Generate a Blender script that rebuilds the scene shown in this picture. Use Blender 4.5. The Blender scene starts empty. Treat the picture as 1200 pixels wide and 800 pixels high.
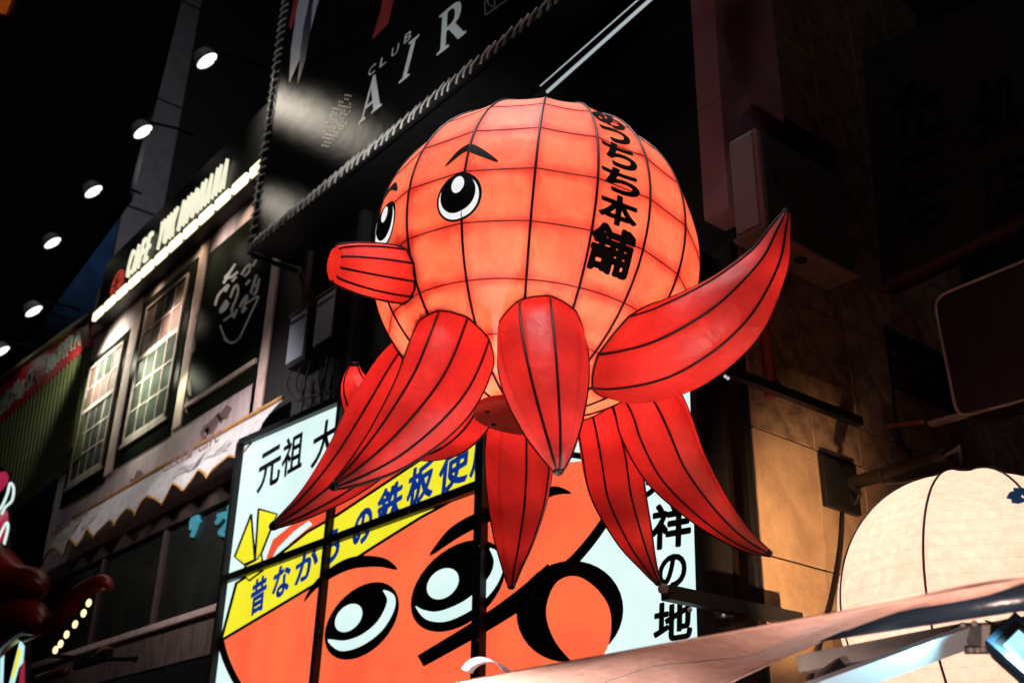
import bpy, bmesh, math, random
from mathutils import Vector, Matrix
random.seed(7)
S = bpy.context.scene
COL = S.collection
rad = math.radians

# ------------------------------------------------------------------ camera
CAM = Vector((0.0, 0.0, 1.6))
FPX = 1268.5                       # focal length in photo pixels (photo 1200 x 800)
YAW, PITCH, ROLL = rad(38.73), rad(24.95), rad(1.36)
_h = Vector((-math.cos(YAW), math.sin(YAW), 0))
FWD = math.cos(PITCH) * _h + Vector((0, 0, math.sin(PITCH)))
_r = FWD.cross(Vector((0, 0, 1))).normalized(); _u = _r.cross(FWD)
RGT = math.cos(ROLL) * _r + math.sin(ROLL) * _u
UPV = -math.sin(ROLL) * _r + math.cos(ROLL) * _u
cam = bpy.data.cameras.new('camera'); camo = bpy.data.objects.new('camera', cam); COL.objects.link(camo)
cam.sensor_width = 36; cam.lens = FPX / 1200 * 36; cam.clip_start = 0.05; cam.clip_end = 2000
camo.matrix_world = Matrix(((RGT.x, UPV.x, -FWD.x, CAM.x), (RGT.y, UPV.y, -FWD.y, CAM.y), (RGT.z, UPV.z, -FWD.z, CAM.z), (0, 0, 0, 1)))
cam.dof.use_dof = True; cam.dof.focus_distance = 6.0; cam.dof.aperture_fstop = 2.2
S.camera = camo
# ------------------------------------------------------------------ night sky, moon, exposure
W = bpy.data.worlds.new('World'); S.world = W; W.use_nodes = True
nt = W.node_tree; nt.nodes.clear()
sky = nt.nodes.new('ShaderNodeTexSky'); sky.sky_type = 'NISHITA'; sky.sun_disc = False
SUN_EL, SUN_AZ = rad(62), rad(205)
sky.sun_elevation = rad(-7); sky.sun_rotation = rad(205)
bg = nt.nodes.new('ShaderNodeBackground'); bg.inputs[1].default_value = 0.05
ow = nt.nodes.new('ShaderNodeOutputWorld')
nt.links.new(sky.outputs[0], bg.inputs[0]); nt.links.new(bg.outputs[0], ow.inputs[0])
sl = bpy.data.lights.new('sun', 'SUN'); so = bpy.data.objects.new('sun', sl); COL.objects.link(so)
sl.energy = 0.12; sl.angle = rad(8); sl.color = (1.0, 0.90, 0.93)
so.rotation_euler = Vector((-0.28, 0.50, -0.85)).to_track_quat('-Z', 'Y').to_euler()
S.view_settings.view_transform = 'Standard'; S.view_settings.look = 'None'
S.view_settings.exposure = 0; S.view_settings.gamma = 1; S.view_settings.use_curve_mapping = False
S.render.engine = 'CYCLES'
S.cycles.max_bounces = 6; S.cycles.diffuse_bounces = 3; S.cycles.transmission_bounces = 4
S.cycles.sample_clamp_indirect = 4

# ------------------------------------------------------------------ geometry of the place
def ray(u, v): return (FWD * FPX + RGT * (u - 600) + UPV * (400 - v)).normalized()
def on_y(u, v, Y): d = ray(u, v); return CAM + d * ((Y - CAM.y) / d.y)
def on_x(u, v, X): d = ray(u, v); return CAM + d * ((X - CAM.x) / d.x)
def at(u, v, d): return CAM + ray(u, v) * d
WORLD = {}

def lin(c):
    return tuple(((x / 255) / 12.92 if x / 255 <= .04045 else ((x / 255 + .055) / 1.055) ** 2.4) for x in c)

# ------------------------------------------------------------------ materials
def newmat(name):
    m = bpy.data.materials.new(name); m.use_nodes = True
    n = m.node_tree.nodes; n.clear()
    out = n.new('ShaderNodeOutputMaterial')
    return m, n, m.node_tree.links, out

def noise_col(n, l, c1, c2, scale, detail=5, rough=.6, stretch=None, lo=.35, hi=.68):
    tc = n.new('ShaderNodeTexCoord'); src = tc.outputs['Object']
    if stretch:
        mp = n.new('ShaderNodeMapping'); mp.inputs['Scale'].default_value = stretch
        l.new(src, mp.inputs[0]); src = mp.outputs[0]
    nz = n.new('ShaderNodeTexNoise'); nz.inputs['Scale'].default_value = scale
    nz.inputs['Detail'].default_value = detail; nz.inputs['Roughness'].default_value = rough
    l.new(src, nz.inputs['Vector'])
    rp = n.new('ShaderNodeValToRGB'); rp.color_ramp.elements[0].position = lo; rp.color_ramp.elements[1].position = hi
    rp.color_ramp.elements[0].color = (*c1, 1); rp.color_ramp.elements[1].color = (*c2, 1)
    l.new(nz.outputs['Fac'], rp.inputs[0])
    return rp.outputs[0], src

def bump(n, l, src, scale, strength, dist=.01):
    nz = n.new('ShaderNodeTexNoise'); nz.inputs['Scale'].default_value = scale; nz.inputs['Detail'].default_value = 6
    if src is not None: l.new(src, nz.inputs['Vector'])
    b = n.new('ShaderNodeBump'); b.inputs['Strength'].default_value = strength; b.inputs['Distance'].default_value = dist
    l.new(nz.outputs['Fac'], b.inputs['Height']); return b.outputs[0]

def paint(name, c1, c2=None, rough=.6, metal=0, scale=5, bscale=40, bstr=.15, stretch=None, spec=.4, lo=.35, hi=.68):
    m, n, l, out = newmat(name)
    c2 = c2 or tuple(x * .65 for x in c1)
    p = n.new('ShaderNodeBsdfPrincipled')
    c, src = noise_col(n, l, c1, c2, scale, stretch=stretch, lo=lo, hi=hi)
    l.new(c, p.inputs['Base Color']); p.inputs['Metallic'].default_value = metal
    p.inputs['Roughness'].default_value = rough; p.inputs['Specular IOR Level'].default_value = spec
    l.new(bump(n, l, src, bscale, bstr), p.inputs['Normal'])
    l.new(p.outputs[0], out.inputs[0]); return m

def vinyl_mat(name, c, rough=.3, gl=.05):
    """printed vinyl: matt ground under a smooth film whose glints end cleanly"""
    m, n, l, out = newmat(name)
    k, src = noise_col(n, l, c, tuple(x * .6 for x in c), 2.5)
    d = n.new('ShaderNodeBsdfDiffuse'); g = n.new('ShaderNodeBsdfGlossy'); g.distribution = 'BECKMANN'; g.inputs['Roughness'].default_value = rough
    nb = bump(n, l, src, 3, .12, .05); l.new(nb, g.inputs['Normal'])
    l.new(k, d.inputs[0]); mx = n.new('ShaderNodeMixShader'); mx.inputs[0].default_value = gl
    l.new(d.outputs[0], mx.inputs[1]); l.new(g.outputs[0], mx.inputs[2]); l.new(mx.outputs[0], out.inputs[0]); return m

def glow(name, c, s=1.0, c2=None, scale=1.5, gloss=.15):
    """a back-lit or lamp surface: emits, with slight unevenness, under a glossy skin"""
    m, n, l, out = newmat(name)
    p = n.new('ShaderNodeBsdfPrincipled')
    c2 = c2 or tuple(x * .86 for x in c)
    k, src = noise_col(n, l, c, c2, scale, detail=2, lo=.3, hi=.75)
    p.inputs['Base Color'].default_value = (*[x * .15 for x in c], 1); p.inputs['Roughness'].default_value = .3
    p.inputs['Specular IOR Level'].default_value = gloss
    l.new(k, p.inputs['Emission Color']); p.inputs['Emission Strength'].default_value = s
    l.new(p.outputs[0], out.inputs[0]); return m

def cloth(name, c1, c2, seam=None, trans=.6, rough=.38, gl=.06, scale=5, lines=None, sheen=None):
    """paper-and-fabric lantern skin: part diffuse, part translucent, thin varnish; UV x counts gores, y counts rings"""
    m, n, l, out = newmat(name)
    c, src = noise_col(n, l, c1, c2, scale, detail=8, rough=.65)
    nz2 = n.new('ShaderNodeTexNoise'); nz2.inputs['Scale'].default_value = 26; nz2.inputs['Detail'].default_value = 6
    l.new(src, nz2.inputs['Vector'])
    mx = n.new('ShaderNodeMixRGB'); mx.blend_type = 'MULTIPLY'; mx.inputs[0].default_value = .5
    l.new(c, mx.inputs[1])
    rp = n.new('ShaderNodeValToRGB'); rp.color_ramp.elements[0].position = .3; rp.color_ramp.elements[1].position = .7
    rp.color_ramp.elements[0].color = (.62, .62, .62, 1); rp.color_ramp.elements[1].color = (1, 1, 1, 1)
    l.new(nz2.outputs['Fac'], rp.inputs[0]); l.new(rp.outputs[0], mx.inputs[2]); c = mx.outputs[0]
    uv = n.new('ShaderNodeUVMap'); sx = n.new('ShaderNodeSeparateXYZ'); l.new(uv.outputs[0], sx.inputs[0])
    def near(sock, width, wob):
        a = n.new('ShaderNodeMath'); a.operation = 'FRACT'; l.new(sock, a.inputs[0])
        b = n.new('ShaderNodeMath'); b.operation = 'SUBTRACT'; l.new(a.outputs[0], b.inputs[0]); b.inputs[1].default_value = .5
        d = n.new('ShaderNodeMath'); d.operation = 'ABSOLUTE'; l.new(b.outputs[0], d.inputs[0])      # .5 on a line
        nz = n.new('ShaderNodeTexNoise'); nz.inputs['Scale'].default_value = 9; nz.inputs['Detail'].default_value = 5
        l.new(src, nz.inputs['Vector'])
        e = n.new('ShaderNodeMath'); e.operation = 'MULTIPLY_ADD'; l.new(nz.outputs['Fac'], e.inputs[0])
        e.inputs[1].default_value = wob; l.new(d.outputs[0], e.inputs[2])
        r = n.new('ShaderNodeMapRange'); r.inputs['From Min'].default_value = .5 + wob * .5 - width; r.inputs['From Max'].default_value = .5 + wob * .62
        l.new(e.outputs[0], r.inputs['Value']); return r.outputs[0]
    if seam:
        for sock, w, wob, f in ((sx.outputs[1], .20, .42, 1.0), (sx.outputs[0], .12, .26, .8)):
            fac = near(sock, w, wob)
            mm = n.new('ShaderNodeMath'); mm.operation = 'MULTIPLY'; l.new(fac, mm.inputs[0]); mm.inputs[1].default_value = f
            mx = n.new('ShaderNodeMixRGB'); l.new(mm.outputs[0], mx.inputs[0]); l.new(c, mx.inputs[1]); mx.inputs[2].default_value = (*seam, 1)
            c = mx.outputs[0]
    if lines:
        wv = n.new('ShaderNodeMath'); wv.operation = 'MULTIPLY'; l.new(sx.outputs[1], wv.inputs[0]); wv.inputs[1].default_value = lines
        fac = near(wv.outputs[0], .05, .02)
        mm = n.new('ShaderNodeMath'); mm.operation = 'MULTIPLY'; l.new(fac, mm.inputs[0]); mm.inputs[1].default_value = .3
        mx = n.new('ShaderNodeMixRGB'); l.new(mm.outputs[0], mx.inputs[0]); l.new(c, mx.inputs[1]); mx.inputs[2].default_value = (.35, .16, .1, 1)
        c = mx.outputs[0]
    nb = bump(n, l, src, 55, .12)
    wz = n.new('ShaderNodeTexNoise'); wz.inputs['Scale'].default_value = 7; wz.inputs['Detail'].default_value = 3; wz.inputs['Distortion'].default_value = 1.2
    l.new(src, wz.inputs['Vector']); wb = n.new('ShaderNodeBump'); wb.inputs['Strength'].default_value = .35; wb.inputs['Distance'].default_value = .03
    l.new(wz.outputs['Fac'], wb.inputs['Height']); l.new(nb, wb.inputs['Normal']); nb = wb.outputs[0]
    cd = c
    if sheen:      # the paper reflects paler than it lets light through
        sm = n.new('ShaderNodeMixRGB'); sm.inputs[0].default_value = sheen[3] if len(sheen) > 3 else .5; l.new(c, sm.inputs[1]); sm.inputs[2].default_value = (*sheen[:3], 1); cd = sm.outputs[0]
    d = n.new('ShaderNodeBsdfDiffuse'); t = n.new('ShaderNodeBsdfTranslucent'); g = n.new('ShaderNodeBsdfGlossy')
    l.new(cd, d.inputs[0]); l.new(c, t.inputs[0]); g.inputs['Roughness'].default_value = rough
    l.new(nb, g.inputs['Normal']); l.new(nb, d.inputs['Normal'])
    m1 = n.new('ShaderNodeMixShader'); m1.inputs[0].default_value = trans
    l.new(d.outputs[0], m1.inputs[1]); l.new(t.outputs[0], m1.inputs[2])
    m2 = n.new('ShaderNodeMixShader'); m2.inputs[0].default_value = gl
    l.new(m1.outputs[0], m2.inputs[1]); l.new(g.outputs[0], m2.inputs[2])
    l.new(m2.outputs[0], out.inputs[0]); return m

M = dict(
    body=cloth('salmon lantern skin', (.92, .285, .16), (.80, .135, .07), seam=(.55, .02, .014), trans=.62, gl=.04, rough=.5, sheen=(.92, .60, .56)),
    tent=cloth('red lantern skin', (.62, .036, .032), (.42, .014, .016), seam=(.30, .008, .01), trans=.58, gl=.05, rough=.45, scale=4, sheen=(.62, .17, .15, .35)),
    snout=cloth('red snout skin', (.80, .06, .045), (.6, .03, .026), seam=(.3, .01, .01), trans=.6, gl=.05, rough=.45, sheen=(.7, .25, .22, .35)),
    cream=cloth('cream lantern skin', (.90, .68, .575), (.87, .63, .52), trans=.6, gl=.03, lines=1.0),
    canvas=cloth('awning canvas', (.70, .46, .39), (.50, .30, .24), trans=.5, gl=.02, scale=2.5),
    wire=paint('black lacquered wire', (.012, .005, .005), rough=.45),
    redwire=paint('dark red thread', (.13, .010, .008), rough=.6),
    ink=paint('black ink', (.005, .005, .006), rough=.6, bstr=.05, spec=.15),
    blackmetal=paint('black painted metal', (.008, .008, .009), (.014, .013, .013), rough=.45, scale=12, spec=.25),
    greymetal=paint('grey painted metal', (.22, .19, .17), (.14, .12, .11), rough=.5),
    alu=paint('brushed aluminium', (.62, .66, .70), (.5, .55, .6), rough=.35, metal=.6, scale=30, stretch=(1, 12, 12)),
    tube=paint('dark blue tube', (.010, .020, .034), (.016, .026, .04), rough=.3),
    plate=paint('red brown plate', (.42, .03, .02), (.28, .018, .014), rough=.5),
    darkwall=paint('black facade tiles', (.007, .006, .007), (.011, .009, .010), rough=.7, scale=2),
    brownpanel=paint('dark brown panel', (.020, .010, .006), (.03, .015, .009), rough=.45, scale=3),
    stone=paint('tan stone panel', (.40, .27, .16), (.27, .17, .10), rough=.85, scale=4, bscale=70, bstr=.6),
    stonedark=paint('stained and shaded tan stone', (.30, .20, .13), (.12, .075, .05), rough=.9, scale=7, bscale=60, bstr=.7),  # stains, plus upper rows coloured darker for the fading light
    joint=paint('dark joint', (.02, .014, .01), rough=.9),
    pillar=paint('mauve grey concrete', (.46, .30, .37), (.36, .23, .29), rough=.8, scale=3),
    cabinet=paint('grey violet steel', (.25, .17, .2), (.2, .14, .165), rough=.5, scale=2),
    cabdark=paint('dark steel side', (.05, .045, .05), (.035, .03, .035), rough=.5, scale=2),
    pinkwall=paint('pinkish plaster', (.56, .44, .45), (.40, .30, .31), rough=.85, spec=.1, scale=3, stretch=(2, 2, .5)),
    pinktrim=paint('pale pink trim', (.66, .49, .44), (.5, .36, .32), rough=.8, spec=.12, scale=4),
    sashtrim=paint('dull pink sash', (.52, .42, .38), (.36, .28, .25), rough=.8, spec=.12),
    peel=paint('peeled dark plaster', (.12, .07, .07), (.2, .13, .12), rough=.8, scale=20),
    glassdark=paint('dark window glass', (.012, .013, .012), (.022, .024, .02), rough=.3, spec=.1, scale=2, bstr=.1),
    curtain=paint('brown curtain', (.14, .075, .06), (.06, .03, .025), rough=.8, scale=8, stretch=(6, 1, .4)),
    slate=vinyl_mat('green black slate', (.012, .014, .010), .3, .012),
    sashpane=vinyl_mat('hazy sash pane', (.048, .054, .046), .3, .02),
    chalk=paint('chalk', (.85, .87, .9), (.65, .67, .7), rough=.9, scale=40),
    awncloth=paint('grey white awning', (.62, .60, .60), (.42, .40, .40), rough=.8, scale=5, stretch=(3, 3, 1)),
    orange_trim=paint('orange piping', (.5, .26, .08), (.35, .16, .05), rough=.7),
    browntrim=paint('brown beam', (.06, .035, .028), (.04, .022, .018), rough=.7),
    mullion=paint('taupe mullion', (.11, .08, .075), (.08, .055, .05), rough=.6),
    plaster=paint('stained plaster', (.16, .115, .10), (.08, .05, .045), rough=.85, scale=4, stretch=(2, 2, .6)),
    tower=paint('grey tower panel', (.16, .14, .155), (.12, .105, .12), rough=.6, scale=3),
    bluglass=paint('sky-tinted curtain glass', (.020, .055, .13), (.012, .03, .08), rough=.25, scale=1.2),  # sky reflection put into the glass as its blue
    vinyl=vinyl_mat('black billboard vinyl', (.006, .006, .006), .27, .045),
    silver=paint('silver print', (.66, .74, .77), (.56, .63, .67), rough=.4, bstr=.02),
    dimprint=paint('dim grey print', (.14, .15, .16), rough=.4, bstr=.02),
    redprint=paint('red print', (.30, .012, .012), (.2, .008, .008), rough=.4, bstr=.02),
    shirt=paint('pale shirt print', (.42, .42, .52), (.25, .25, .36), rough=.4, scale=14, bstr=.02),
    navy=paint('navy tie print', (.012, .012, .04), rough=.4, bstr=.02),
    honey=paint('beige hexagon print', (.30, .24, .18), (.2, .15, .11), rough=.4, scale=9),
    rope=paint('grey rope', (.85, .84, .80), (.6, .58, .55), rough=.85, scale=30),
    lampmetal=paint('grey lamp shade', (.60, .66, .75), (.5, .56, .64), rough=.45),
    redgloss=paint('glossy red figure', (.22, .014, .010), (.15, .008, .006), rough=.3, scale=3, bscale=12, bstr=.15),
    redpipe=paint('dull red conduit', (.20, .05, .045), (.14, .03, .03), rough=.6),
    signred=paint('red fascia', (.42, .02, .03), (.3, .014, .02), rough=.5),
    signwhite=paint('pale fascia lettering', (.52, .56, .5), (.35, .42, .36), rough=.5),
    gutter=paint('yellow green gutter', (.20, .16, .06), (.12, .11, .04), rough=.6),
    corrug=paint('olive corrugated sheet', (.10, .11, .04), (.04, .05, .02), rough=.5, scale=6, stretch=(4, 4, .4)),
    dimred=paint('dark maroon board', (.008, .003, .004), (.005, .002, .003), rough=.6, scale=3),
    louvre=paint('maroon louvre', (.05, .014, .012), rough=.6),
    boxmetal=paint('grey blue box door', (.40, .41, .50), (.3, .32, .4), rough=.45, scale=3),
    boxside=paint('dark brown box side', (.035, .018, .018), rough=.5),
    asphalt=paint('asphalt', (.05, .05, .05), (.035, .035, .035), rough=.8, scale=30),
    bluepaint=paint('blue paint', (.02, .16, .42), (.02, .12, .36), rough=.5),
    # emitting surfaces
    white=glow('self-lit white eye paint', (.9, .92, .91), 1.0, (.8, .82, .8)),  # white eye paint, given a glow so that it looks lit
    s_white=glow('backlit white sheet', lin((232, 255, 251)), 1.0, lin((214, 246, 243))),
    s_orange=glow('backlit orange sheet', lin((255, 122, 74)), 1.0, lin((252, 92, 62)), scale=.9),
    s_red=glow('backlit red orange sheet', lin((252, 88, 56)), 1.0),
    s_yellow=glow('backlit yellow sheet', lin((252, 243, 52)), 1.0, lin((240, 228, 40))),
    s_blue=glow('backlit blue lettering', lin((14, 58, 150)), 1.0, lin((10, 36, 110)), scale=6),
    strip=glow('warm tube light', lin((255, 246, 200)), 2.2, gloss=.1),
    letter=glow('warm white channel letter', lin((255, 252, 222)), 1.0),
    logo=glow('orange red lit badge', lin((190, 70, 50)), .8, lin((150, 50, 38)), scale=12),
    lens=glow('white lamp lens', (1.0, .97, .88), 3.0),
    flood=glow('blue white flood lens', (.45, .90, 1.0), 1.5, (.16, .6, .85), scale=7),
    bulb=glow('warm bulb', (1.0, .80, .42), 1.7),
    neon=glow('white neon', (.8, 1.0, .95), 1.0),
    cyan=glow('dim cyan sign', lin((70, 150, 170)), .8),
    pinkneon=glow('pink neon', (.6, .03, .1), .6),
    litcyan=glow('pale cyan lit panel', lin((200, 250, 255)), 1.0),
    tubelight=glow('pale fluorescent tube', lin((190, 205, 210)), .85),
)

# ------------------------------------------------------------------ mesh helpers
def tag(o, label=None, cat=None, group=None, kind=None):
    for k, v in (('label', label), ('category', cat), ('group', group), ('kind', kind)):
        if v: o[k] = v
    return o
def thing(name, loc, label, cat, group=None):
    o = bpy.data.objects.new(name, None); COL.objects.link(o); o.location = loc; WORLD[o] = Vector(loc)
    o.empty_display_size = .2
    return tag(o, label, cat, group)

class MB:
    def __init__(s): s.v = []; s.f = []; s.uv = {}
    def add(s, vs, fs):
        k = len(s.v); s.v += [Vector(p) for p in vs]; s.f += [tuple(i + k for i in q) for q in fs]; return s
    def box(s, a, b, bev=0):
        (x0, y0, z0), (x1, y1, z1) = [tuple(min(p, q) for p, q in zip(a, b)), tuple(max(p, q) for p, q in zip(a, b))]
        bev = min(bev, (x1 - x0) * .45, (y1 - y0) * .45, (z1 - z0) * .45)
        if bev <= 0:
            vs = [(x, y, z) for x in (x0, x1) for y in (y0, y1) for z in (z0, z1)]
            return s.add(vs, [(0, 1, 3, 2), (4, 6, 7, 5), (0, 4, 5, 1), (2, 3, 7, 6), (0, 2, 6, 4), (1, 5, 7, 3)])
        bm = bmesh.new(); bmesh.ops.create_cube(bm, size=1)
        for v in bm.verts: v.co = Vector(((x0 + x1) / 2 + v.co.x * (x1 - x0), (y0 + y1) / 2 + v.co.y * (y1 - y0), (z0 + z1) / 2 + v.co.z * (z1 - z0)))
        bmesh.ops.bevel(bm, geom=bm.edges[:], offset=bev, segments=2, affect='EDGES', profile=.5)
        return s.bm(bm)
    def bm(s, bm):
        bm.verts.index_update(); s.add([v.co.copy() for v in bm.verts], [[v.index for v in f.verts] for f in bm.faces]); bm.free(); return s
    def prism(s, pts, off):
        """closed outline pts (3-D, planar) pushed along off"""
        n = len(pts); off = Vector(off)
        bm = bmesh.new(); vs = [bm.verts.new(p) for p in pts]
        f = bm.faces.new(vs); f.normal_update(); bmesh.ops.triangulate(bm, faces=[f])
        tri = [[v.index for v in q.verts] for q in bm.faces] if not bm.verts.index_update() else 0
        bm.free()
        s.add(list(pts) + [Vector(p) + off for p in pts], [tuple(t) for t in tri] + [tuple(i + n for i in reversed(t)) for t in tri] + [(i, (i + 1) % n, (i + 1) % n + n, i + n) for i in range(n)])
        return s
    def tube(s, pts, r, seg=8, closed=False):
        pts = [Vector(p) for p in pts]; n = len(pts)
        rr = r if isinstance(r, (list, tuple)) else [r] * n
        T = []
        for i in range(n):
            a = pts[(i - 1) % n] if closed or i else pts[0]; b = pts[(i + 1) % n] if closed or i < n - 1 else pts[-1]
            T.append((b - a).normalized())
        N = T[0].orthogonal().normalized(); rings = []
        for i in range(n):
            N = (N - T[i] * N.dot(T[i])).normalized(); B = T[i].cross(N)
            rings.append([pts[i] + (N * math.cos(6.28318 * k / seg) + B * math.sin(6.28318 * k / seg)) * rr[i] for k in range(seg)])
        vs = [p for q in rings for p in q]; fs = []
        for i in range(n if closed else n - 1):
            j = (i + 1) % n
            fs += [(i * seg + k, i * seg + (k + 1) % seg, j * seg + (k + 1) % seg, j * seg + k) for k in range(seg)]
        if not closed: fs += [tuple(reversed(range(seg))), tuple((n - 1) * seg + k for k in range(seg))]
        return s.add(vs, fs)
    def bar(s, a, b, w, d, up=(0, 0, 1)):
        """square bar from a to b, w across (perpendicular to up-ish), d along up"""
        a, b = Vector(a), Vector(b); t = (b - a).normalized(); up = Vector(up)
        sd = t.cross(up).normalized(); u2 = sd.cross(t)
        vs = [p + sd * w / 2 * i + u2 * d / 2 * j for p in (a, b) for i, j in ((-1, -1), (1, -1), (1, 1), (-1, 1))]
        return s.add(vs, [(3, 2, 1, 0), (4, 5, 6, 7), (0, 1, 5, 4), (1, 2, 6, 5), (2, 3, 7, 6), (3, 0, 4, 7)])
    def lathe(s, prof, c, axis, seg=24):
        """prof: (radius, along) pairs"""
        axis = Vector(axis).normalized(); N = axis.orthogonal().normalized(); B = axis.cross(N); c = Vector(c)
        vs = [c + axis * h + (N * math.cos(6.28318 * k / seg) + B * math.sin(6.28318 * k / seg)) * r for r, h in prof for k in range(seg)]
        n = len(prof)
        fs = [(i * seg + k, i * seg + (k + 1) % seg, (i + 1) * seg + (k + 1) % seg, (i + 1) * seg + k) for i in range(n - 1) for k in range(seg)]
        if prof[0][0] > 1e-4: fs.append(tuple(reversed(range(seg))))
        if prof[-1][0] > 1e-4: fs.append(tuple((n - 1) * seg + k for k in range(seg)))
        return s.add(vs, fs)
    def ball(s, c, r, seg=16):
        r = Vector(r) if not isinstance(r, (int, float)) else Vector((r, r, r)); c = Vector(c); n = seg // 2
        vs = [c + Vector((r.x * math.sin(math.pi * i / n) * math.cos(6.28318 * k / seg), r.y * math.sin(math.pi * i / n) * math.sin(6.28318 * k / seg), r.z * math.cos(math.pi * i / n))) for i in range(1, n) for k in range(seg)]
        k0 = len(vs); vs += [c + Vector((0, 0, r.z)), c - Vector((0, 0, r.z))]
        fs = [(i * seg + k, (i + 1) * seg + k, (i + 1) * seg + (k + 1) % seg, i * seg + (k + 1) % seg) for i in range(n - 2) for k in range(seg)]
        fs += [(k0, k, (k + 1) % seg) for k in range(seg)] + [(k0 + 1, (n - 2) * seg + (k + 1) % seg, (n - 2) * seg + k) for k in range(seg)]
        return s.add(vs, fs)
    def build(s, name, m, parent=None, smooth=False, fixn=True, uvs=None, label=None, origin=None):
        vs = s.v
        lo = Vector([min(p[i] for p in vs) for i in range(3)]); hi = Vector([max(p[i] for p in vs) for i in range(3)])
        c = Vector(origin) if origin is not None else (lo + hi) / 2
        me = bpy.data.meshes.new(name); me.from_pydata([p - c for p in vs], [], s.f)
        if uvs:
            L = me.uv_layers.new(name='UVMap')
            for lp in me.loops: L.data[lp.index].uv = uvs[lp.vertex_index]
        if fixn:
            bm = bmesh.new(); bm.from_mesh(me); bmesh.ops.recalc_face_normals(bm, faces=bm.faces[:]); bm.to_mesh(me); bm.free()
        if smooth:
            me.polygons.foreach_set('use_smooth', [True] * len(me.polygons))
            if smooth == 'auto' : me.set_sharp_from_angle(angle=rad(35))
        me.materials.append(m); me.update()
        o = bpy.data.objects.new(name, me); COL.objects.link(o); WORLD[o] = c
        if parent is not None: o.parent = parent; o.location = c - WORLD[parent]
        else: o.location = c
        if label: o['label'] = label
        return o

def clone(o, parent, shift):
    """a copy of a piece (mesh shared) moved by shift from where the first one stands"""
    c = o.copy(); COL.objects.link(c); c.parent = parent; c.location = o.location + Vector(shift); WORLD[c] = WORLD[o] + Vector(shift); return c
def clone_tree(o, shift, parent=None):
    c = o.copy(); COL.objects.link(c); WORLD[c] = WORLD[o] + Vector(shift)
    if parent is None: c.location = o.location + Vector(shift)
    else: c.parent = parent
    for ch in list(o.children): clone_tree(ch, shift, c)
    return c

def spline(pts, n=8, closed=False):
    """Catmull-Rom through tuples of any length"""
    out = []; N = len(pts); pts = [tuple(p) for p in pts]
    for i in range(N if closed else N - 1):
        g = lambda k: pts[k % N] if closed else pts[max(0, min(N - 1, k))]
        p0, p1, p2, p3 = g(i - 1), g(i), g(i + 1), g(i + 2)
        for j in range(n):
            t = j / n
            out.append(tuple(.5 * (2 * b + (c - a) * t + (2 * a - 5 * b + 4 * c - d) * t * t + (3 * b - a - 3 * c + d) * t ** 3) for a, b, c, d in zip(p0, p1, p2, p3)))
    if not closed: out.append(pts[-1])
    return out

# ------------------------------------------------------------------ lettering
_G = {}
def glyph(ch, off=0.0):
    """flat character fitted to the unit square: verts (x, y, layer), faces; off > 0 adds a round-cornered brush edge that wide"""
    if (ch, off) in _G: return _G[ch, off]
    c = bpy.data.curves.new('lettering', 'FONT'); c.body = ch; c.resolution_u = 4
    o = bpy.data.objects.new('lettering', c); COL.objects.link(o)
    ev = o.evaluated_get(bpy.context.evaluated_depsgraph_get()); me = ev.to_mesh()
    vs = [(v.co.x, v.co.y, 0) for v in me.vertices]; fs = [tuple(p.vertices) for p in me.polygons]
    ev.to_mesh_clear(); bpy.data.objects.remove(o); bpy.data.curves.remove(c)
    if off:
        E = {}; key = {}; K = [key.setdefault((round(v[0], 4), round(v[1], 4)), i) for i, v in enumerate(vs)]
        for q in fs:
            for a, b in zip(q, q[1:] + q[:1]): E[frozenset((K[a], K[b]))] = E.get(frozenset((K[a], K[b])), 0) + 1
        seen = set()
        for e, k in E.items():
            if k != 1 or len(e) != 2: continue
            a, b = tuple(e); (ax, ay, _), (bx, by, _) = vs[a], vs[b]; d = math.hypot(bx - ax, by - ay) or 1
            nx, ny = -(by - ay) / d * off, (bx - ax) / d * off; n = len(vs)
            vs += [(ax + nx, ay + ny, 1), (bx + nx, by + ny, 1), (bx - nx, by - ny, 1), (ax - nx, ay - ny, 1)]; fs.append((n, n + 1, n + 2, n + 3))
            for i in (a, b):
                if i in seen: continue
                seen.add(i); n = len(vs); vs += [(vs[i][0] + off * math.cos(t * .7854), vs[i][1] + off * math.sin(t * .7854), 2) for t in range(8)]; fs.append(tuple(range(n, n + 8)))
    x0 = min(p[0] for p in vs); x1 = max(p[0] for p in vs); y0 = min(p[1] for p in vs); y1 = max(p[1] for p in vs)
    vs = [((x - x0) / (x1 - x0), (y - y0) / (y1 - y0), z) for x, y, z in vs]
    _G[ch, off] = (vs, fs); return vs, fs
def glyph_mb(ch, off, f, push=None):
    """character mapped by f(x, y); push gives it a raised edge of that vector"""
    vs, fs = glyph(ch, 0 if push else off); m = MB(); P = [Vector(f(x, y)) + Vector((0, -.0003 * z, 0)) for x, y, z in vs]
    if push is None: return m.add(P, fs)
    push = Vector(push); n = len(P); E = {}
    for q in fs:
        for a, b in zip(q, q[1:] + q[:1]): E[frozenset((a, b))] = E.get(frozenset((a, b)), 0) + 1
    side = [(a, b, b + n, a + n) for e, k in E.items() if k == 1 and len(e) == 2 for a, b in [tuple(e)]]
    return m.add([p + push for p in P] + P, [tuple(q) for q in fs] + side)
def quad(o, xv, yv, Y):
    """character frame in the plane y = Y, given its corner and edges as seen from the camera"""
    p0 = on_y(*o, Y); px = on_y(o[0] + xv[0], o[1] + xv[1], Y) - p0; py = on_y(o[0] + yv[0], o[1] + yv[1], Y) - p0
    return lambda x, y: p0 + px * x + py * y
def fpoly(mb, pts, Y, t=.004):
    """outline on a facade plane y = Y, raised t towards the street"""
    return mb.prism([on_y(u, v, Y) for u, v in pts], (0, -t, 0))
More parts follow.
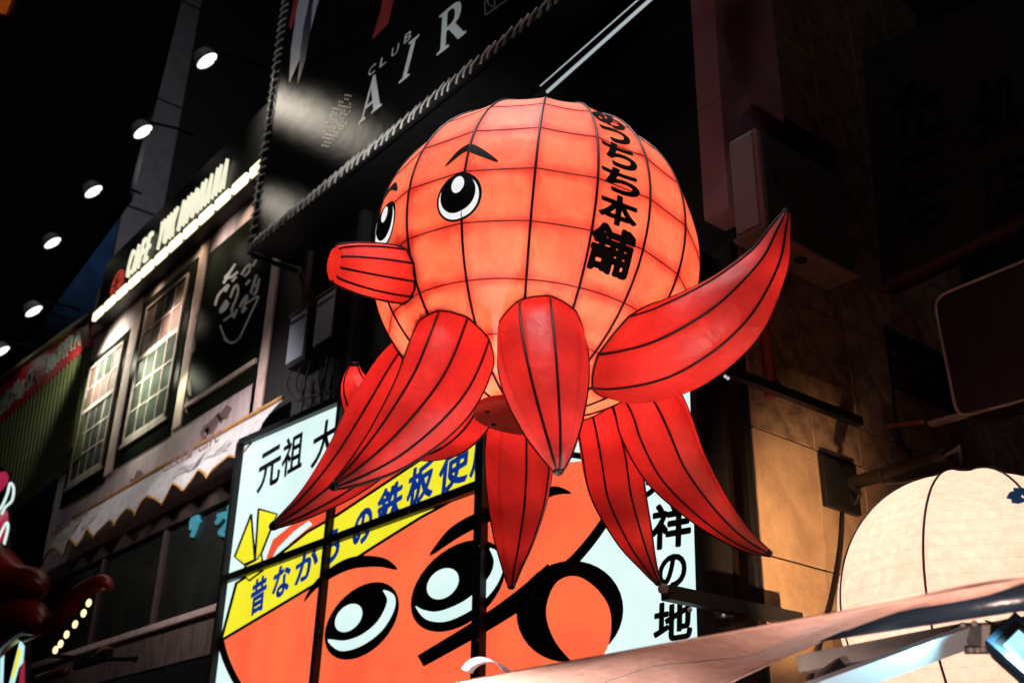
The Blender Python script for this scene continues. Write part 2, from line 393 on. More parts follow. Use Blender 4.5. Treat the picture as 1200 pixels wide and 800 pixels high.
def stroke(pts, w, taper=None):
    """brush stroke: 2-D polyline and width -> closed outline"""
    L = []; R = []; n = len(pts)
    for i, p in enumerate(pts):
        a = pts[max(0, i - 1)]; b = pts[min(n - 1, i + 1)]; dx, dy = b[0] - a[0], b[1] - a[1]; d = math.hypot(dx, dy) or 1
        k = (w if taper is None else w * taper(i / (n - 1))) / 2
        L.append((p[0] - dy / d * k, p[1] + dx / d * k)); R.append((p[0] + dy / d * k, p[1] - dx / d * k))
    return L + R[::-1]
def ell(cx, cy, a, b, deg, n=36):
    c, s = math.cos(rad(deg)), math.sin(rad(deg))
    return [(cx + a * math.cos(t) * c + b * math.sin(t) * s, cy - a * math.cos(t) * s + b * math.sin(t) * c) for t in [6.28318 * i / n for i in range(n)]]
def lamp(name, kind, loc, power, color, radius=.05, aim=None, angle=None, blend=.6, parent=None):
    L = bpy.data.lights.new(name, kind); L.energy = power; L.color = color; L.shadow_soft_size = radius
    o = bpy.data.objects.new(name, L); COL.objects.link(o); loc = Vector(loc)
    if parent is not None: o.parent = parent; o.location = loc - WORLD[parent]
    else: o.location = loc
    if aim is not None: o.rotation_euler = (Vector(aim) - loc).to_track_quat('-Z', 'Y').to_euler()
    if kind == 'SPOT': L.spot_size = rad(angle); L.spot_blend = blend
    return o

def mirror_of(u, v, Yp, d):
    """where an added light must sit so that it glints at (u, v) in a glossy facade y = Yp"""
    p = on_y(u, v, Yp + d); return Vector((p.x, 2 * Yp - p.y, p.z))
YF, YS, YB, YC, YT = 6.0, 5.55, 5.25, 6.0, 6.45      # main facade, shop sign, billboard, cafe, tower planes
X_CORNER = on_y(884, 560, YF).x
exec_order = []
# ------------------------------------------------------------------ ground
MB().add([(-150, -60, 0), (60, -60, 0), (60, 150, 0), (-150, 150, 0)], [(0, 1, 2, 3)]).build('road', M['asphalt'])['kind'] = 'structure'
pv = MB().box((-60, 4.2, 0.0), (X_CORNER - .02, 5.98, .12), .02).build('pavement', M['plaster']); pv['kind'] = 'structure'

# ------------------------------------------------------------------ main building (behind the shop sign) with the stone side wall
xl = on_y(300, 420, YF).x
mbd = thing('building', ((xl + X_CORNER) / 2, YF, 0), 'black building behind the lit octopus shop sign, tan stone side wall on the alley', 'building')
MB().box((xl, YF, 0), (X_CORNER - .012, 16, 16)).build('wall', M['darkwall'], mbd)
p0, p1 = on_y(829, 600, YF), on_y(880, 600, YF)
pn = MB().box((p0.x, YF - .05, 1.0), (p1.x, YF - .003, on_y(835, 300, YF).z), .01).build('panel', M['brownpanel'], mbd, label='dark brown narrow door panel with small brass knob')
k = on_y(835, 663, YF - .05); MB().lathe([(0, .05), (.02, .045), (.028, .025), (.012, .01), (.02, 0)], k, (0, -1, 0), 12).build('knob', paint('worn brass', (.3, .2, .1), rough=.35, metal=.8), pn, True)
for u in (826, 882):
    q = on_y(u, 600, YF - .03); MB().box((q.x - .025, YF - .09, 0.9), (q.x + .025, YF - .052, on_y(835, 300, YF).z)).build('door_jamb', M['blackmetal'], mbd)
# stone panels of the side wall (plane x = X_CORNER, running away along +y)
MB().box((X_CORNER - .011, YF + .002, 0), (X_CORNER - .002, 15.9, 15.9)).build('joint_bed', M['joint'], mbd)
zj = [0.3, 1.4]
zj += [on_x(905, 652, X_CORNER).z, on_x(884, 501, X_CORNER).z]
dz = zj[-1] - zj[-2]
zj.append(zj[-1] + dz * .36)
while zj[-1] < 10: zj.append(zj[-1] + dz)
yj = [YF + .004, on_x(953, 524, X_CORNER).y, on_x(1010, 560, X_CORNER).y]
while yj[-1] < 13: yj.append(yj[-1] + (yj[2] - yj[1]) * 1.2)
for i in range(len(zj) - 1):
    for j in range(len(yj) - 1):
        if zj[i] > 6 and j > 4: continue
        g = .006
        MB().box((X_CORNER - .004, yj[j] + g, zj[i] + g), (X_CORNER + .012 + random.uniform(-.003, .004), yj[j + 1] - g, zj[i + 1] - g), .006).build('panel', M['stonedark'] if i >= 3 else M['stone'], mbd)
# conduit and its elbow, louvres on the side wall
c0, c1 = on_x(897, 395, X_CORNER + .06), on_x(905, 455, X_CORNER + .06)
MB().tube([c0 + Vector((0, 0, 1.6)), c0, c1], .042, 12).build('conduit', M['redpipe'], mbd, True)
MB().lathe([(.06, -.05), (.075, -.03), (.075, .05), (.055, .07)], c1, (0, .35, -1), 14).build('conduit_collar', M['redpipe'], mbd, 'auto')
lv = thing('wall_vent', on_x(1080, 440, X_CORNER + .05), 'dim maroon louvred vent on the alley wall above the cream lantern', 'vent')
for k in range(3):
    a, b = on_x(1046, 413 + 17 * k, X_CORNER + .03), on_x(1112, 438 + 17 * k, X_CORNER + .03)
    MB().bar(a, b, .05, .07).build('slat', M['louvre'], lv)
MB().box((X_CORNER + .013, on_x(1040, 430, X_CORNER).y, on_x(1080, 470, X_CORNER).z), (X_CORNER + .02, on_x(1118, 430, X_CORNER).y, on_x(1080, 405, X_CORNER).z)).build('backing', M['dimred'], lv)

# ------------------------------------------------------------------ pier and cabinet at the corner, upper right
q0, q1 = on_y(809, 0, 5.75), on_y(836, 0, 5.75); zb = on_y(826, 258, 5.75).z
pr = thing('pier', ((q0.x + q1.x) / 2, 5.8, zb), 'tall mauve grey concrete pier above the octopus lantern beside the steel cabinet', 'pier')
zz = zb
for hh in (1.05, 1.6, 1.6):
    MB().box((q0.x, 5.75, zz), (q1.x, 6.6, zz + hh - .006), .006).build('block', M['pillar'], pr); zz += hh
b0, b1 = on_y(853, 165, 5.62), on_y(887, 147, 5.62); bz0 = on_y(893, 266, 5.62).z; bz1 = b1.z
by1 = on_x(989, 205, b1.x).y
cb = thing('steel_cabinet', ((b0.x + b1.x) / 2, 5.62, bz0), 'large grey violet steel cabinet mounted high at the corner beside the pier', 'cabinet')
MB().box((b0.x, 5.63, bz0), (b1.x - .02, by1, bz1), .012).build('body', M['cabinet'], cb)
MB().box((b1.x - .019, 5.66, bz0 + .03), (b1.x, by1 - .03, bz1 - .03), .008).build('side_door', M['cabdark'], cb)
MB().box((b0.x + .02, 5.61, bz0 + .03), (b1.x - .05, 5.629, bz1 - .03), .006).build('front_door', M['cabinet'], cb)
MB().box((b0.x - .01, 5.60, bz0 - .03), (b1.x + .01, by1 + .02, bz0 - .002), .008).build('bottom_flange', M['plaster'], cb)
MB().lathe([(.05, 0), (.05, .012), (.04, .015)], (b1.x - .12, 5.62 + .5 * (by1 - 5.62), bz0 - .031), (0, 0, -1), 14).build('drain_hole', M['ink'], cb)
MB().box((b1.x + .001, 5.74, bz0 + .45 * (bz1 - bz0)), (b1.x + .02, 5.80, bz0 + .6 * (bz1 - bz0)), .006).build('latch', M['blackmetal'], cb)

# ------------------------------------------------------------------ dark signs across the alley
YD = 7.3
ds = thing('projecting_sign', on_y(1140, 290, YD), 'unlit maroon projecting sign with faint black characters over the alley', 'sign')
P = [(1034, 338), (1300, 212), (1290, -60), (1010, 60)]
MB().prism([on_y(u, v, YD) for u, v in P], (0, .18, 0)).build('board', M['dimred'], ds)
for ch, c, w, h in (('た', (1078, 130), 60, 72), ('こ', (1080, 205), 56, 52), ('や', (1085, 262), 54, 52)):
    glyph_mb(ch, .03, quad((c[0] - w / 2, c[1] + h / 2 + w * .2), (w, -w * .42), (-3, -h), YD - .006)).build('character', M['ink'], ds)
for ch, c in (('処', (1170, 130)), ('店', (1178, 225))):
    glyph_mb(ch, .03, quad((c[0] - 26, c[1] + 44), (52, -21), (-3, -74), YD - .006)).build('character', M['ink'], ds)
MB().bar(on_y(1030, 340, YD - .05), on_y(1300, 216, YD - .05), .05, .06).build('bottom_rail', M['louvre'], ds)
YE = 6.6
fs = thing('signbox', on_y(1160, 400, YE), 'black switched-off sign box with rounded steel rim above the cream lantern', 'sign')
cor = [(1094, 349), (1260, 281), (1310, 440), (1122, 489)]
out = []
for i in range(4):
    p, a, b = Vector(cor[i]), Vector(cor[i - 1]), Vector(cor[(i + 1) % 4])
    pa = p + (a - p).normalized() * 17; pb = p + (b - p).normalized() * 17
    out += [tuple((1 - t) ** 2 * pa + 2 * t * (1 - t) * p + t * t * pb) for t in (0, .2, .4, .6, .8, 1)]
MB().prism([on_y(u, v, YE) for u, v in out], (0, .25, 0)).build('face', M['blackmetal'], fs)
MB().tube([on_y(u, v, YE - .01) for u, v in out], .011, 8, True).build('rim', M['greymetal'], fs, True)
MB().bar(on_y(1090, 497, YE + .1), on_y(1300, 440, YE + .1), .06, .03).build('bracket', M['greymetal'], fs)
MB().bar(on_y(1080, 494, YE + .1), on_x(1040, 500, X_CORNER + .1), .03, .03).build('stay', M['redpipe'], fs)
# building beyond the alley so that the gap closes in darkness
MB().box((-30, 17, 0), (14, 18, 18)).build('building', M['darkwall'])
tag(bpy.data.objects['building.001'], 'dark far building closing off the end of the alley', 'building')

# ------------------------------------------------------------------ service boxes, pipe and cables on the black wall
def service_box(px, label, Y=5.72):
    P = [on_y(u, v, Y) for u, v in px]; x0 = (P[0].x + P[3].x) / 2; x1 = (P[1].x + P[2].x) / 2
    z1 = (P[0].z + P[1].z) / 2; z0 = (P[2].z + P[3].z) / 2
    t = thing('service_box', ((x0 + x1) / 2, YF, z0), label, 'utility box', 'service boxes on the black wall')
    MB().box((x0, Y + .012, z0), (x1, YF - .002, z1), .01).build('case', M['boxside'], t)
    MB().box((x0 + .02, Y - .012, z0 + .05), (x1 - .02, Y + .01, z1 - .02), .008).build('door', M['boxmetal'], t)
    MB().box((x0 + .05, Y - .02, z1 - .13), (x1 - .05, Y - .0125, z1 - .09), .003).build('hasp', M['blackmetal'], t)
    MB().box((x0 - .015, Y - .03, z1), (x1 + .015, YF - .003, z1 + .02), .004).build('rain_hood', M['greymetal'], t)
    return x0, x1, z0, z1
B1 = service_box([(342, 371), (361, 360), (356, 420), (333, 432)], 'smaller grey blue service box beside the chalkboard facade, left of its larger twin')
B2 = service_box([(372, 351), (394, 337), (390, 396), (366, 412)], 'larger grey blue service box under the octopus snout')
a = on_y(364, 300, 5.9); b = on_y(357, 362, 5.9)
tag(MB().tube([a + Vector((0, 0, .9)), a, b], .05, 10).build('vertical_pipe', M['greymetal'], smooth=True), 'grey vertical pipe running down into the smaller service box', 'pipe')
cbm = MB()
for k in range(5):
    u0 = 345 + k * 11; s = [on_y(u0, 428 - k * 6, 5.85), on_y(u0 - 6 + random.uniform(-4, 4), 452, 5.8), on_y(u0 + 6, 470 - k * 3, 5.83), on_y(u0 + 12, 450 - k * 4, 5.86), on_y(u0 + 8, 485 - k * 4, 5.9)]
    cbm.tube([Vector(p) for p in spline([tuple(q) for q in s], 6)], .012, 6)
tag(cbm.build('cable_bundle', M['blackmetal'], smooth=True), 'loose black cables looping below the two service boxes', 'cables')
q = on_y(414, 400, 5.9)
tag(MB().box((q.x - .09, 5.86, on_y(404, 460, 5.9).z), (q.x + .05, 5.99, q.z + 2.2), .01).build('wall_post', M['cabdark']), 'dim violet grey post on the black wall behind the octopus', 'post')

# ------------------------------------------------------------------ the lit shop sign with the cartoon octopus face
sg = thing('shop_sign', on_y(560, 800, YS), 'lit shop sign with cartoon octopus face, yellow headband and black Japanese lettering', 'sign')
tl, tr = (283, 519), (812, 290); bl, br = (243, 842), (829, 800)
V1, V2 = [(402, 468), (366, 830)], [(569, 400), (561, 820)]
def lerp(a, b, t): return tuple(x + (y - x) * t for x, y in zip(a, b))
Pw = [tl, tr, br, bl]
MB().prism([on_y(u, v, YS + .02) for u, v in Pw], (0, .3, 0)).build('light_box', M['blackmetal'], sg)
sheet = M['s_white']
for i, q in enumerate(([tl, (402, 468), (366, 836), bl], [(402, 468), (569, 396), (561, 820), (366, 836)], [(569, 396), tr, br, (561, 820)])):
    fpoly(MB(), q, YS + .018, .010).build('lit_panel', sheet, sg)
LY = [YS + .005]
def art(name, pts, m, layer, parent=sg):
    return fpoly(MB(), pts, YS + .008 - layer * .0022, .0020).build(name, M[m], parent)
def art_line(name, pts, w, m, layer, taper=None, sm=True):
    return art(name, stroke(spline(pts, 6) if sm else pts, w, taper), m, layer)
# face
face = [(260, 749), (380, 677), (437, 640), (493, 605), (567, 566), (640, 545), (680, 540), (720, 565), (715, 598), (706, 618), (690, 636), (676, 656), (690, 690),
        (700, 750), (690, 800), (660, 832), (300, 836), (280, 800), (268, 772)]
art('face_print', face, 's_orange', 1)
art('head_print', [(312, 654), (320, 632), (345, 612), (400, 585), (450, 558), (510, 520), (500, 535), (394, 605), (360, 624), (322, 654)], 's_red', 1)
art('head_stripe', [(318, 655), (326, 641), (345, 622), (362, 610), (366, 614), (340, 636), (326, 653)], 's_white', 2)
art_line('face_outline', [(258, 748), (264, 770), (276, 796), (296, 826)], 8, 'ink', 3)
art_line('face_outline', [(560, 566), (620, 540), (680, 534), (722, 562), (712, 605), (672, 657), (645, 672)], 9, 'ink', 2, lambda t: .5 + t)
band = [(322, 654), (360, 624), (394, 605), (513, 526), (562, 497), (567, 494), (567, 566), (493, 605), (437, 640), (380, 677), (260, 749), (277, 683), (300, 668)]
art('headband', band, 's_yellow', 3)
for ln in ([(320, 655), (360, 623), (394, 604), (513, 525), (568, 492)], [(259, 750), (380, 678), (437, 641), (493, 606), (569, 565)], [(259, 750), (277, 683), (300, 668), (321, 655)]):
    art_line('band_outline', ln, 3.2, 'ink', 4, sm=False)
for kn in ([(294.5, 602), (298.7, 655), (286, 661), (275, 652)], [(303, 596), (325, 602), (317, 621), (306, 649), (299, 653)], [(288, 662), (299, 656), (307, 650), (308, 668), (292, 680), (284, 672)]):
    art('headband_knot', kn, 's_yellow', 4)
    art_line('knot_outline', kn + kn[:1], 2.4, 'ink', 5, sm=False)
# eyes, brows, mouth
for (cx, cy, a, b, th), (hx, hy, ha, hb), cres in (
        ((424, 727, 53, 34, 48), (408.6, 723.5, 19, 13), [(384, 749), (398, 762), (422, 757), (447, 739), (462, 714), (462, 697), (449, 691), (454, 704), (443, 727), (424, 743), (404, 750)]),
        ((537, 686, 65, 42, 43), (519, 683.5, 21, 15.5), [(487, 710), (499, 725), (521, 728), (546, 718), (567, 703), (582, 685), (590, 664), (585, 648), (574, 642), (579, 657), (574, 674), (558, 693), (538, 707), (513, 716), (496, 714)])):
    art('eye', ell(cx, cy, a, b, th), 'ink', 4)
    art('eye_highlight', ell(hx, hy, ha, hb, th), 's_white', 5)
    art('eye_white', spline(cres, 4, True), 's_white', 5)
art('eyebrow', spline([(356, 705), (366, 685), (383, 668), (402, 656), (419, 651), (437, 651), (454, 655), (466, 667), (447, 664), (430, 664), (410, 667), (388, 677), (370, 690)], 3, True), 'ink', 5)
art('eyebrow', spline([(504, 651), (514, 634), (527, 619), (545, 607), (560, 600), (600, 581), (640, 571), (655, 570), (670, 578), (650, 580), (605, 598), (565, 615), (535, 631)], 3, True), 'ink', 5)
art('mouth_ring', ell(668, 716, 63, 59, 20), 'ink', 4)
art('mouth', spline([(640, 716), (648, 688), (662, 676), (680, 676), (700, 690), (714, 712), (716, 740), (708, 766), (690, 790), (666, 770), (648, 746)], 4, True), 's_orange', 5)
art_line('mouth_line', [(493, 774), (560, 735), (610, 702), (650, 670)], 18, 'ink', 4, lambda t: .8 + .6 * t)
# lettering
def sign_char(ch, cx, cy, w, h, slope, m, layer=6, off=.022, lean=-.1):
    o = (cx - w / 2 - h * lean / 2, cy + h / 2 - slope * w / 2 * -1)
    Y = YS + .008 - layer * .0022
    glyph_mb(ch, off, quad((cx - w / 2 + lean * h / 2, cy + h / 2 + slope * w / 2), (w, -slope * w), (-lean * h, -h), Y)).build('lettering', M[m], sg)
for a in (('元', 316, 549, 27, 46), ('祖', 343, 532, 25, 46), ('大', 381, 517, 30, 50)): sign_char(*a, .55, 'ink')
for a in (('発', 776, 555, 44, 50), ('祥', 787, 615, 47, 54), ('の', 788, 669, 34, 40), ('地', 789, 727, 46, 48)): sign_char(*a, .16, 'ink', off=.034, lean=-.03)
for a in (('昔', 303, 697, 19, 42), ('な', 330, 680, 21, 38), ('が', 360, 661, 28, 36), ('ら', 388, 640, 22, 42), ('の', 425, 617, 23, 42), ('鉄', 457, 590, 31, 45), ('板', 493, 566, 32, 47), ('使', 532, 548, 36, 50), ('用', 566, 528, 28, 50)):
    sign_char(*a, .6, 's_blue', off=.036)
# frame
fr = lambda a, b, w=.05, d=.10, y=YS - .02: MB().bar(on_y(*a, y), on_y(*b, y), w, d, up=(0, 1, 0))
for a, b, w in ((tl, tr, .08), (tl, bl, .08), (tr, br, .06), (bl, br, .07), (V1[0], V1[1], .07), (V2[0], V2[1], .11), ((264, 679), (566, 568), .085)):
    fr(a, b, w, .10 if w != .085 else .09).build('frame_bar', M['blackmetal'], sg)
for u, v in ((562, 640), (560, 750), (384, 640), (374, 740), (310, 662), (480, 600)):
    MB().lathe([(.012, 0), (.012, .006), (.006, .009)], on_y(u, v, YS - .072), (0, -1, 0), 8).build('bolt', M['greymetal'], sg)

# ------------------------------------------------------------------ billboard with laced vinyl, upper left
bb = thing('billboard', on_y(292, 296, YB), 'black laced vinyl billboard reading CLUB AIR in silver above the octopus', 'billboard')
C = [(291, 300), (352, -60), (900, -420), (668, -14)]
o0 = on_y(291, 300, YB); o1 = on_y(664, -2, YB); zlo = (o0.z + o1.z) / 2
BX0, BX1 = o0.x, o1.x + 2.2
print('billboard', o0, o1)
MB().box((BX0 + .12, YB + .002, zlo + .16), (BX1, YB + .03, zlo + 9)).build('vinyl_sheet', M['vinyl'], bb)
MB().box((BX0 + .06, YB + .034, zlo + .06), (BX1 + .05, YF - .02, zlo + 9.1)).build('box', M['blackmetal'], bb)
for a, b in (((BX0, YB - .03, zlo), (BX1 + .1, YB + .03, zlo + .07)), ((BX0, YB - .03, zlo + .072), (BX0 + .07, YB + .03, zlo + 9)), ((BX0, YB + .033, zlo - .03), (BX0 + .06, YF - .02, zlo + .03))):
    MB().box(a, b, .012).build('frame_bar', M['blackmetal'], bb)
nl = int((BX1 - BX0 - .2) / .13); l0 = None
for k in range(min(nl, 110)):
    x = BX0 + .12 + k * .13
    if l0 is None or k % 4 == 0:
        l0 = MB().tube([Vector((x, YB - .045, zlo - .005)), Vector((x + .03, YB - .05, zlo + .07)), Vector((x + .075, YB - .02, zlo + .15)), Vector((x + .085, YB - .004, zlo + .19))], .011 + .008 * random.random(), 5).build('lace', M['rope'], bb, True); bx = x
    else: clone(l0, bb, (x - bx + random.uniform(-.03, .03), 0, random.uniform(-.012, .012)))
m0 = None
for k in range(60):
    z = zlo + .2 + k * .14
    if m0 is None: m0 = MB().tube([Vector((BX0 - .005, YB - .045, z)), Vector((BX0 + .07, YB - .05, z + .02)), Vector((BX0 + .16, YB - .004, z + .05))], .011, 5).build('lace', M['rope'], bb, True)
    else: clone(m0, bb, (0, 0, (k * .14) + random.uniform(-.02, .02)))
def bart(name, pts, m, layer=1): return fpoly(MB(), pts, YB - layer * .0025, .0022).build(name, M[m], bb)
LET = {'A': [[(.0, .0), (.30, 0), (.30, .05), (.21, .07), (.27, .26), (.60, .26), (.66, .07), (.56, .05), (.56, 0), (1.02, 0), (1.02, .05), (.93, .07), (.60, 1.0), (.50, 1.0), (.12, .07), (0, .05)]],
       'I': [[(.18, 0), (.82, 0), (.82, .05), (.64, .08), (.64, .92), (.82, .95), (.82, 1), (.18, 1), (.18, .95), (.36, .92), (.36, .08), (.18, .05)]],
       'R': [[(0, 0), (.46, 0), (.46, .05), (.33, .08), (.33, .44), (.42, .44), (.80, 0), (1.1, 0), (1.1, .05), (1.0, .08), (.66, .47), (.80, .54), (.86, .66), (.86, .8), (.80, .92), (.66, .98), (.50, 1.0), (0, 1), (0, .95), (.13, .92), (.13, .08), (0, .05)]]}
HOLE = {'A': [(.33, .34), (.56, .34), (.455, .70)], 'R': [(.33, .54), (.50, .55), (.60, .61), (.63, .72), (.60, .84), (.50, .92), (.33, .92)]}
for ch, o, xv, yv in (('A', (420, 146), (27, -22), (4, -45)), ('I', (464, 101), (19, -15), (12, -48)), ('R', (512, 66), (31, -25), (3, -47))):
    f = quad(o, xv, yv, YB - .0025)
    for poly in LET[ch]: MB().prism([f(x, y) for x, y in poly], (0, -.002, 0)).build('lettering', M['silver'], bb)
    if ch in HOLE:
        f = quad(o, xv, yv, YB - .005); MB().prism([f(x, y) for x, y in HOLE[ch]], (0, -.0012, 0)).build('letter_counter', M['vinyl'], bb)
for ch, u, v in (('C', 431, 91), ('L', 444.5, 80), ('U', 458, 68), ('B', 473, 52)):
    glyph_mb(ch, 0, quad((u, v), (8, -6.5), (2, -11), YB - .003)).build('lettering', M['silver'], bb)
bart('shirt_print', [(339, 97), (341, 60), (346, 25), (352, -30), (400, -60), (372, 5), (360, 52), (352, 68)], 'shirt', 1)
bart('tie_print', [(349, 99), (352, 60), (356, 30), (361, 8), (366, -30), (374, -30), (366, 8), (364, 35), (358, 70)], 'navy', 2)
bart('red_print', [(339, 30), (344, 2), (348, -30), (356, -40), (350, 0), (346, 20), (341, 35)], 'redprint', 2)
bart('red_print', [(436, 47), (446, 14), (453, -30), (500, -50), (461, 2), (455, 28)], 'redprint', 1)
hx = MB()
for i in range(15):
    for j in range(7):
        if random.random() < .1 or abs(j - 3) > 1.2 + 2.4 * math.sin(math.pi * (i + .6) / 15.2): continue
        cx = 381 + i * 1.95 + (j - 3 + .5 * (i % 2)) * 3.1; cy = 171 - i * 4.2 + (j - 3 + .5 * (i % 2)) * .6
        fpoly(hx, ell(cx, cy, 1.45, 1.15, 40, 6), YB - .0028, .0012)
hx = hx.build('hexagon_print', M['honey'], bb); hx['kind'] = 'stuff'
art2 = lambda pts, w: bart('search_print', stroke(pts, w), 'dimprint', 1)
art2([(569, 18), (568, 3), (600, -24)], 1.3); art2([(569, 18), (600, -4)], 1.3)
bart('search_print', stroke(ell(576, 3, 4, 5, 30, 16) + ell(576, 3, 4, 5, 30, 16)[:1], 1.2), 'dimprint', 1); art2([(578, 7), (582, 11)], 1.4)
# thin lit rails to the right of the billboard
for a, b, r, lb in (((633, 101), (800, -46), .006, 'thin pale light tube above the octopus, the finer upper one of a pair'), ((641, 108), (800, -34), .016, 'bright pale light tube above the octopus, the thicker lower one of a pair')):
    t = thing('light_tube', on_y(*a, 5.6), lb, 'light tube', 'pale light tubes above the octopus')
    MB().tube([on_y(*a, 5.6), on_y(*b, 5.6)], r, 8).build('tube', M['tubelight'], t, True)
    MB().bar(on_y(*a, 5.64), on_y(*b, 5.64), r * 3, .03, (0, 1, 0)).build('channel', M['blackmetal'], t)
    MB().bar(on_y(*lerp(a, b, .3), 5.66), on_y(*lerp(a, b, .3), 5.66) + Vector((0, .33, 0)), .03, .03).build('bracket', M['blackmetal'], t)

# ------------------------------------------------------------------ cafe, far left
cx0, cx1 = on_y(104, 392, YC).x, on_y(319, 400, YC).x
cf = thing('cafe_building', ((cx0 + cx1) / 2, YC, 0), 'two storey cafe with pink plaster, sash windows, chalkboard and scalloped awning', 'building')
zt = on_y(180, 318, YC).z
MB().box((cx0, YC, 0), (cx1, 14, zt + .9)).build('wall', M['pinkwall'], cf)
def pxrect(blp, brp, tlp, Y=YC): return on_y(*blp, Y).x, (on_y(*blp, Y).z + on_y(*brp, Y).z) / 2, on_y(*brp, Y).x, on_y(*tlp, Y).z
def sash(blp, brp, tlp):
    x0, z0, x1, z1 = pxrect(blp, brp, tlp); w, h = x1 - x0, z1 - z0; n = lambda a: x0 + a * w; m = lambda a: z0 + a * h
    wn = MB().box((x0, YC - .03, z0), (x1, YC - .002, z1), .008).build('window', M['slate'], cf)
    fx0, fx1, fz0, fz1 = n(.14), n(.90), m(.11), m(.93)
    mid = fz0 + (fz1 - fz0) * .60
    for a, b in (((fx0, fz0), (fx1, fz0 + .09)), ((fx0, fz1 - .05), (fx1, fz1)), ((fx0, fz0 + .092), (fx0 + .05, fz1 - .052)), ((fx1 - .05, fz0 + .092), (fx1, fz1 - .052)), ((fx0 + .052, mid - .045), (fx1 - .052, mid + .045)), ((n(.10), fz0 - .07), (n(.94), fz0 - .002))):
        MB().box((a[0], YC - .075, a[1]), (b[0], YC - .031, b[1]), .008).build('sash_bar', M['sashtrim'], wn)
    for lo, hi, rows in ((fz0 + .09, mid - .045, 3), (mid + .045, fz1 - .05, 2)):
        for i in range(4):
            for j in range(rows):
                xa = fx0 + .05 + (fx1 - fx0 - .1) * i / 4; xb = fx0 + .05 + (fx1 - fx0 - .1) * (i + 1) / 4; za = lo + (hi - lo) * j / rows; zb_ = lo + (hi - lo) * (j + 1) / rows
                MB().box((xa + .012, YC - .046, za + .012), (xb - .012, YC - .034, zb_ - .012)).build('pane', M['curtain'] if rows == 2 and (i in (0, 3) or j == 0) else M['sashpane'], wn)
                if i: MB().box((xa - .011, YC - .06, za), (xa + .011, YC - .032, zb_)).build('glazing_bar', M['sashtrim'], wn)
                if j: MB().box((xa + .012, YC - .062, za - .011), (xb - .012, YC - .032, za + .011)).build('glazing_bar', M['sashtrim'], wn)
sash((71, 597), (123, 564), (112, 421))
sash((134, 551), (200, 509), (175, 352))
x0, z0, x1, z1 = pxrect((214, 501), (303, 444), (245, 299))
brd = MB().box((x0, YC - .03, z0), (x1, YC - .002, z1), .01).build('chalkboard', M['slate'], cf)
MB().box((x0 + .12, YC - .08, z0 + .25), (x1 - .03, YC - .031, z0 + .33), .01).build('ledge', M['pinktrim'], brd)
def chalk(pts, w=2.2, name='chalk_mark'): fpoly(MB(), stroke(spline(pts, 5), w), YC - .031, .004).build(name, M['chalk'], brd)
for p in ([(258, 381), (263, 394), (270, 401), (279, 398), (286, 385), (297, 361), (303, 348), (297, 350), (288, 356)], [(262, 397), (272, 402), (282, 395)], [(262, 376), (270, 370), (277, 366)]): chalk(p, 2.0)
for p in ([(262, 332), (268, 322), (276, 309), (270, 318), (264, 326), (272, 324), (279, 318)], [(252, 358), (256, 346), (263, 338), (268, 334), (264, 342)], [(258, 364), (262, 357), (266, 352), (261, 362), (258, 366), (264, 362), (268, 354)], [(270, 349), (274, 338), (278, 334), (279, 342), (276, 352), (272, 362), (274, 372), (278, 362)],
          [(281, 360), (285, 352), (290, 346), (287, 356), (284, 366), (289, 360)], [(294, 344), (297, 333), (301, 322), (298, 330), (301, 336), (304, 326), (301, 340), (297, 346)], [(283, 322), (288, 314), (293, 310), (292, 318), (286, 324)], [(296, 312), (301, 304), (305, 300)], [(272, 330), (277, 324)], [(288, 334), (293, 328)]): chalk(p, 2.6)
# trims and peeling patches
for blp, brp, tlp in (((203, 505), (213, 499), (240, 302)), ((123, 560), (133, 553), (168, 363))):
    a = pxrect(blp, brp, tlp); MB().box((a[0], YC - .035, a[1]), (a[2], YC - .002, a[3] + .3), .01).build('pilaster', M['pinktrim'], cf)
a = on_y(306, 460, YC); MB().box((a.x - .1, YC - .05, on_y(306, 480, YC).z), (cx1, YC - .002, zt), .015).build('pilaster', M['pinktrim'], cf)
MB().box((cx0, YC - .06, zt - .32), (cx1, YC - .003, zt - .06), .02).build('cornice', M['pinktrim'], cf)
def patch(u, v, r, sx=1., n=14):
    fpoly(MB(), [(u + math.cos(6.283 * k / n) * r * sx * random.uniform(.45, 1.25), v - math.cos(6.283 * k / n) * r * sx * .6 + math.sin(6.283 * k / n) * r * random.uniform(.45, 1.25)) for k in range(n)], YC - .002, .003).build('peeled_patch', M['peel'], cf)
for a in ((250, 498, 13, 1), (262, 486, 9, 1), (240, 508, 8, 1), (160, 560, 8, 1)): patch(*a)
for a in ((222, 455, 8, .35), (227, 405, 7, .35), (232, 372, 5, .4), (219, 475, 6, .4)):
    u, v, r, sx = a
    fpoly(MB(), [(u + math.cos(6.283 * k / 12) * r * sx * random.uniform(.5, 1.2), v + math.sin(6.283 * k / 12) * r * 1.6 * random.uniform(.5, 1.2)) for k in range(12)], YC - .0355, .003).build('peeled_patch', M['peel'], cf)
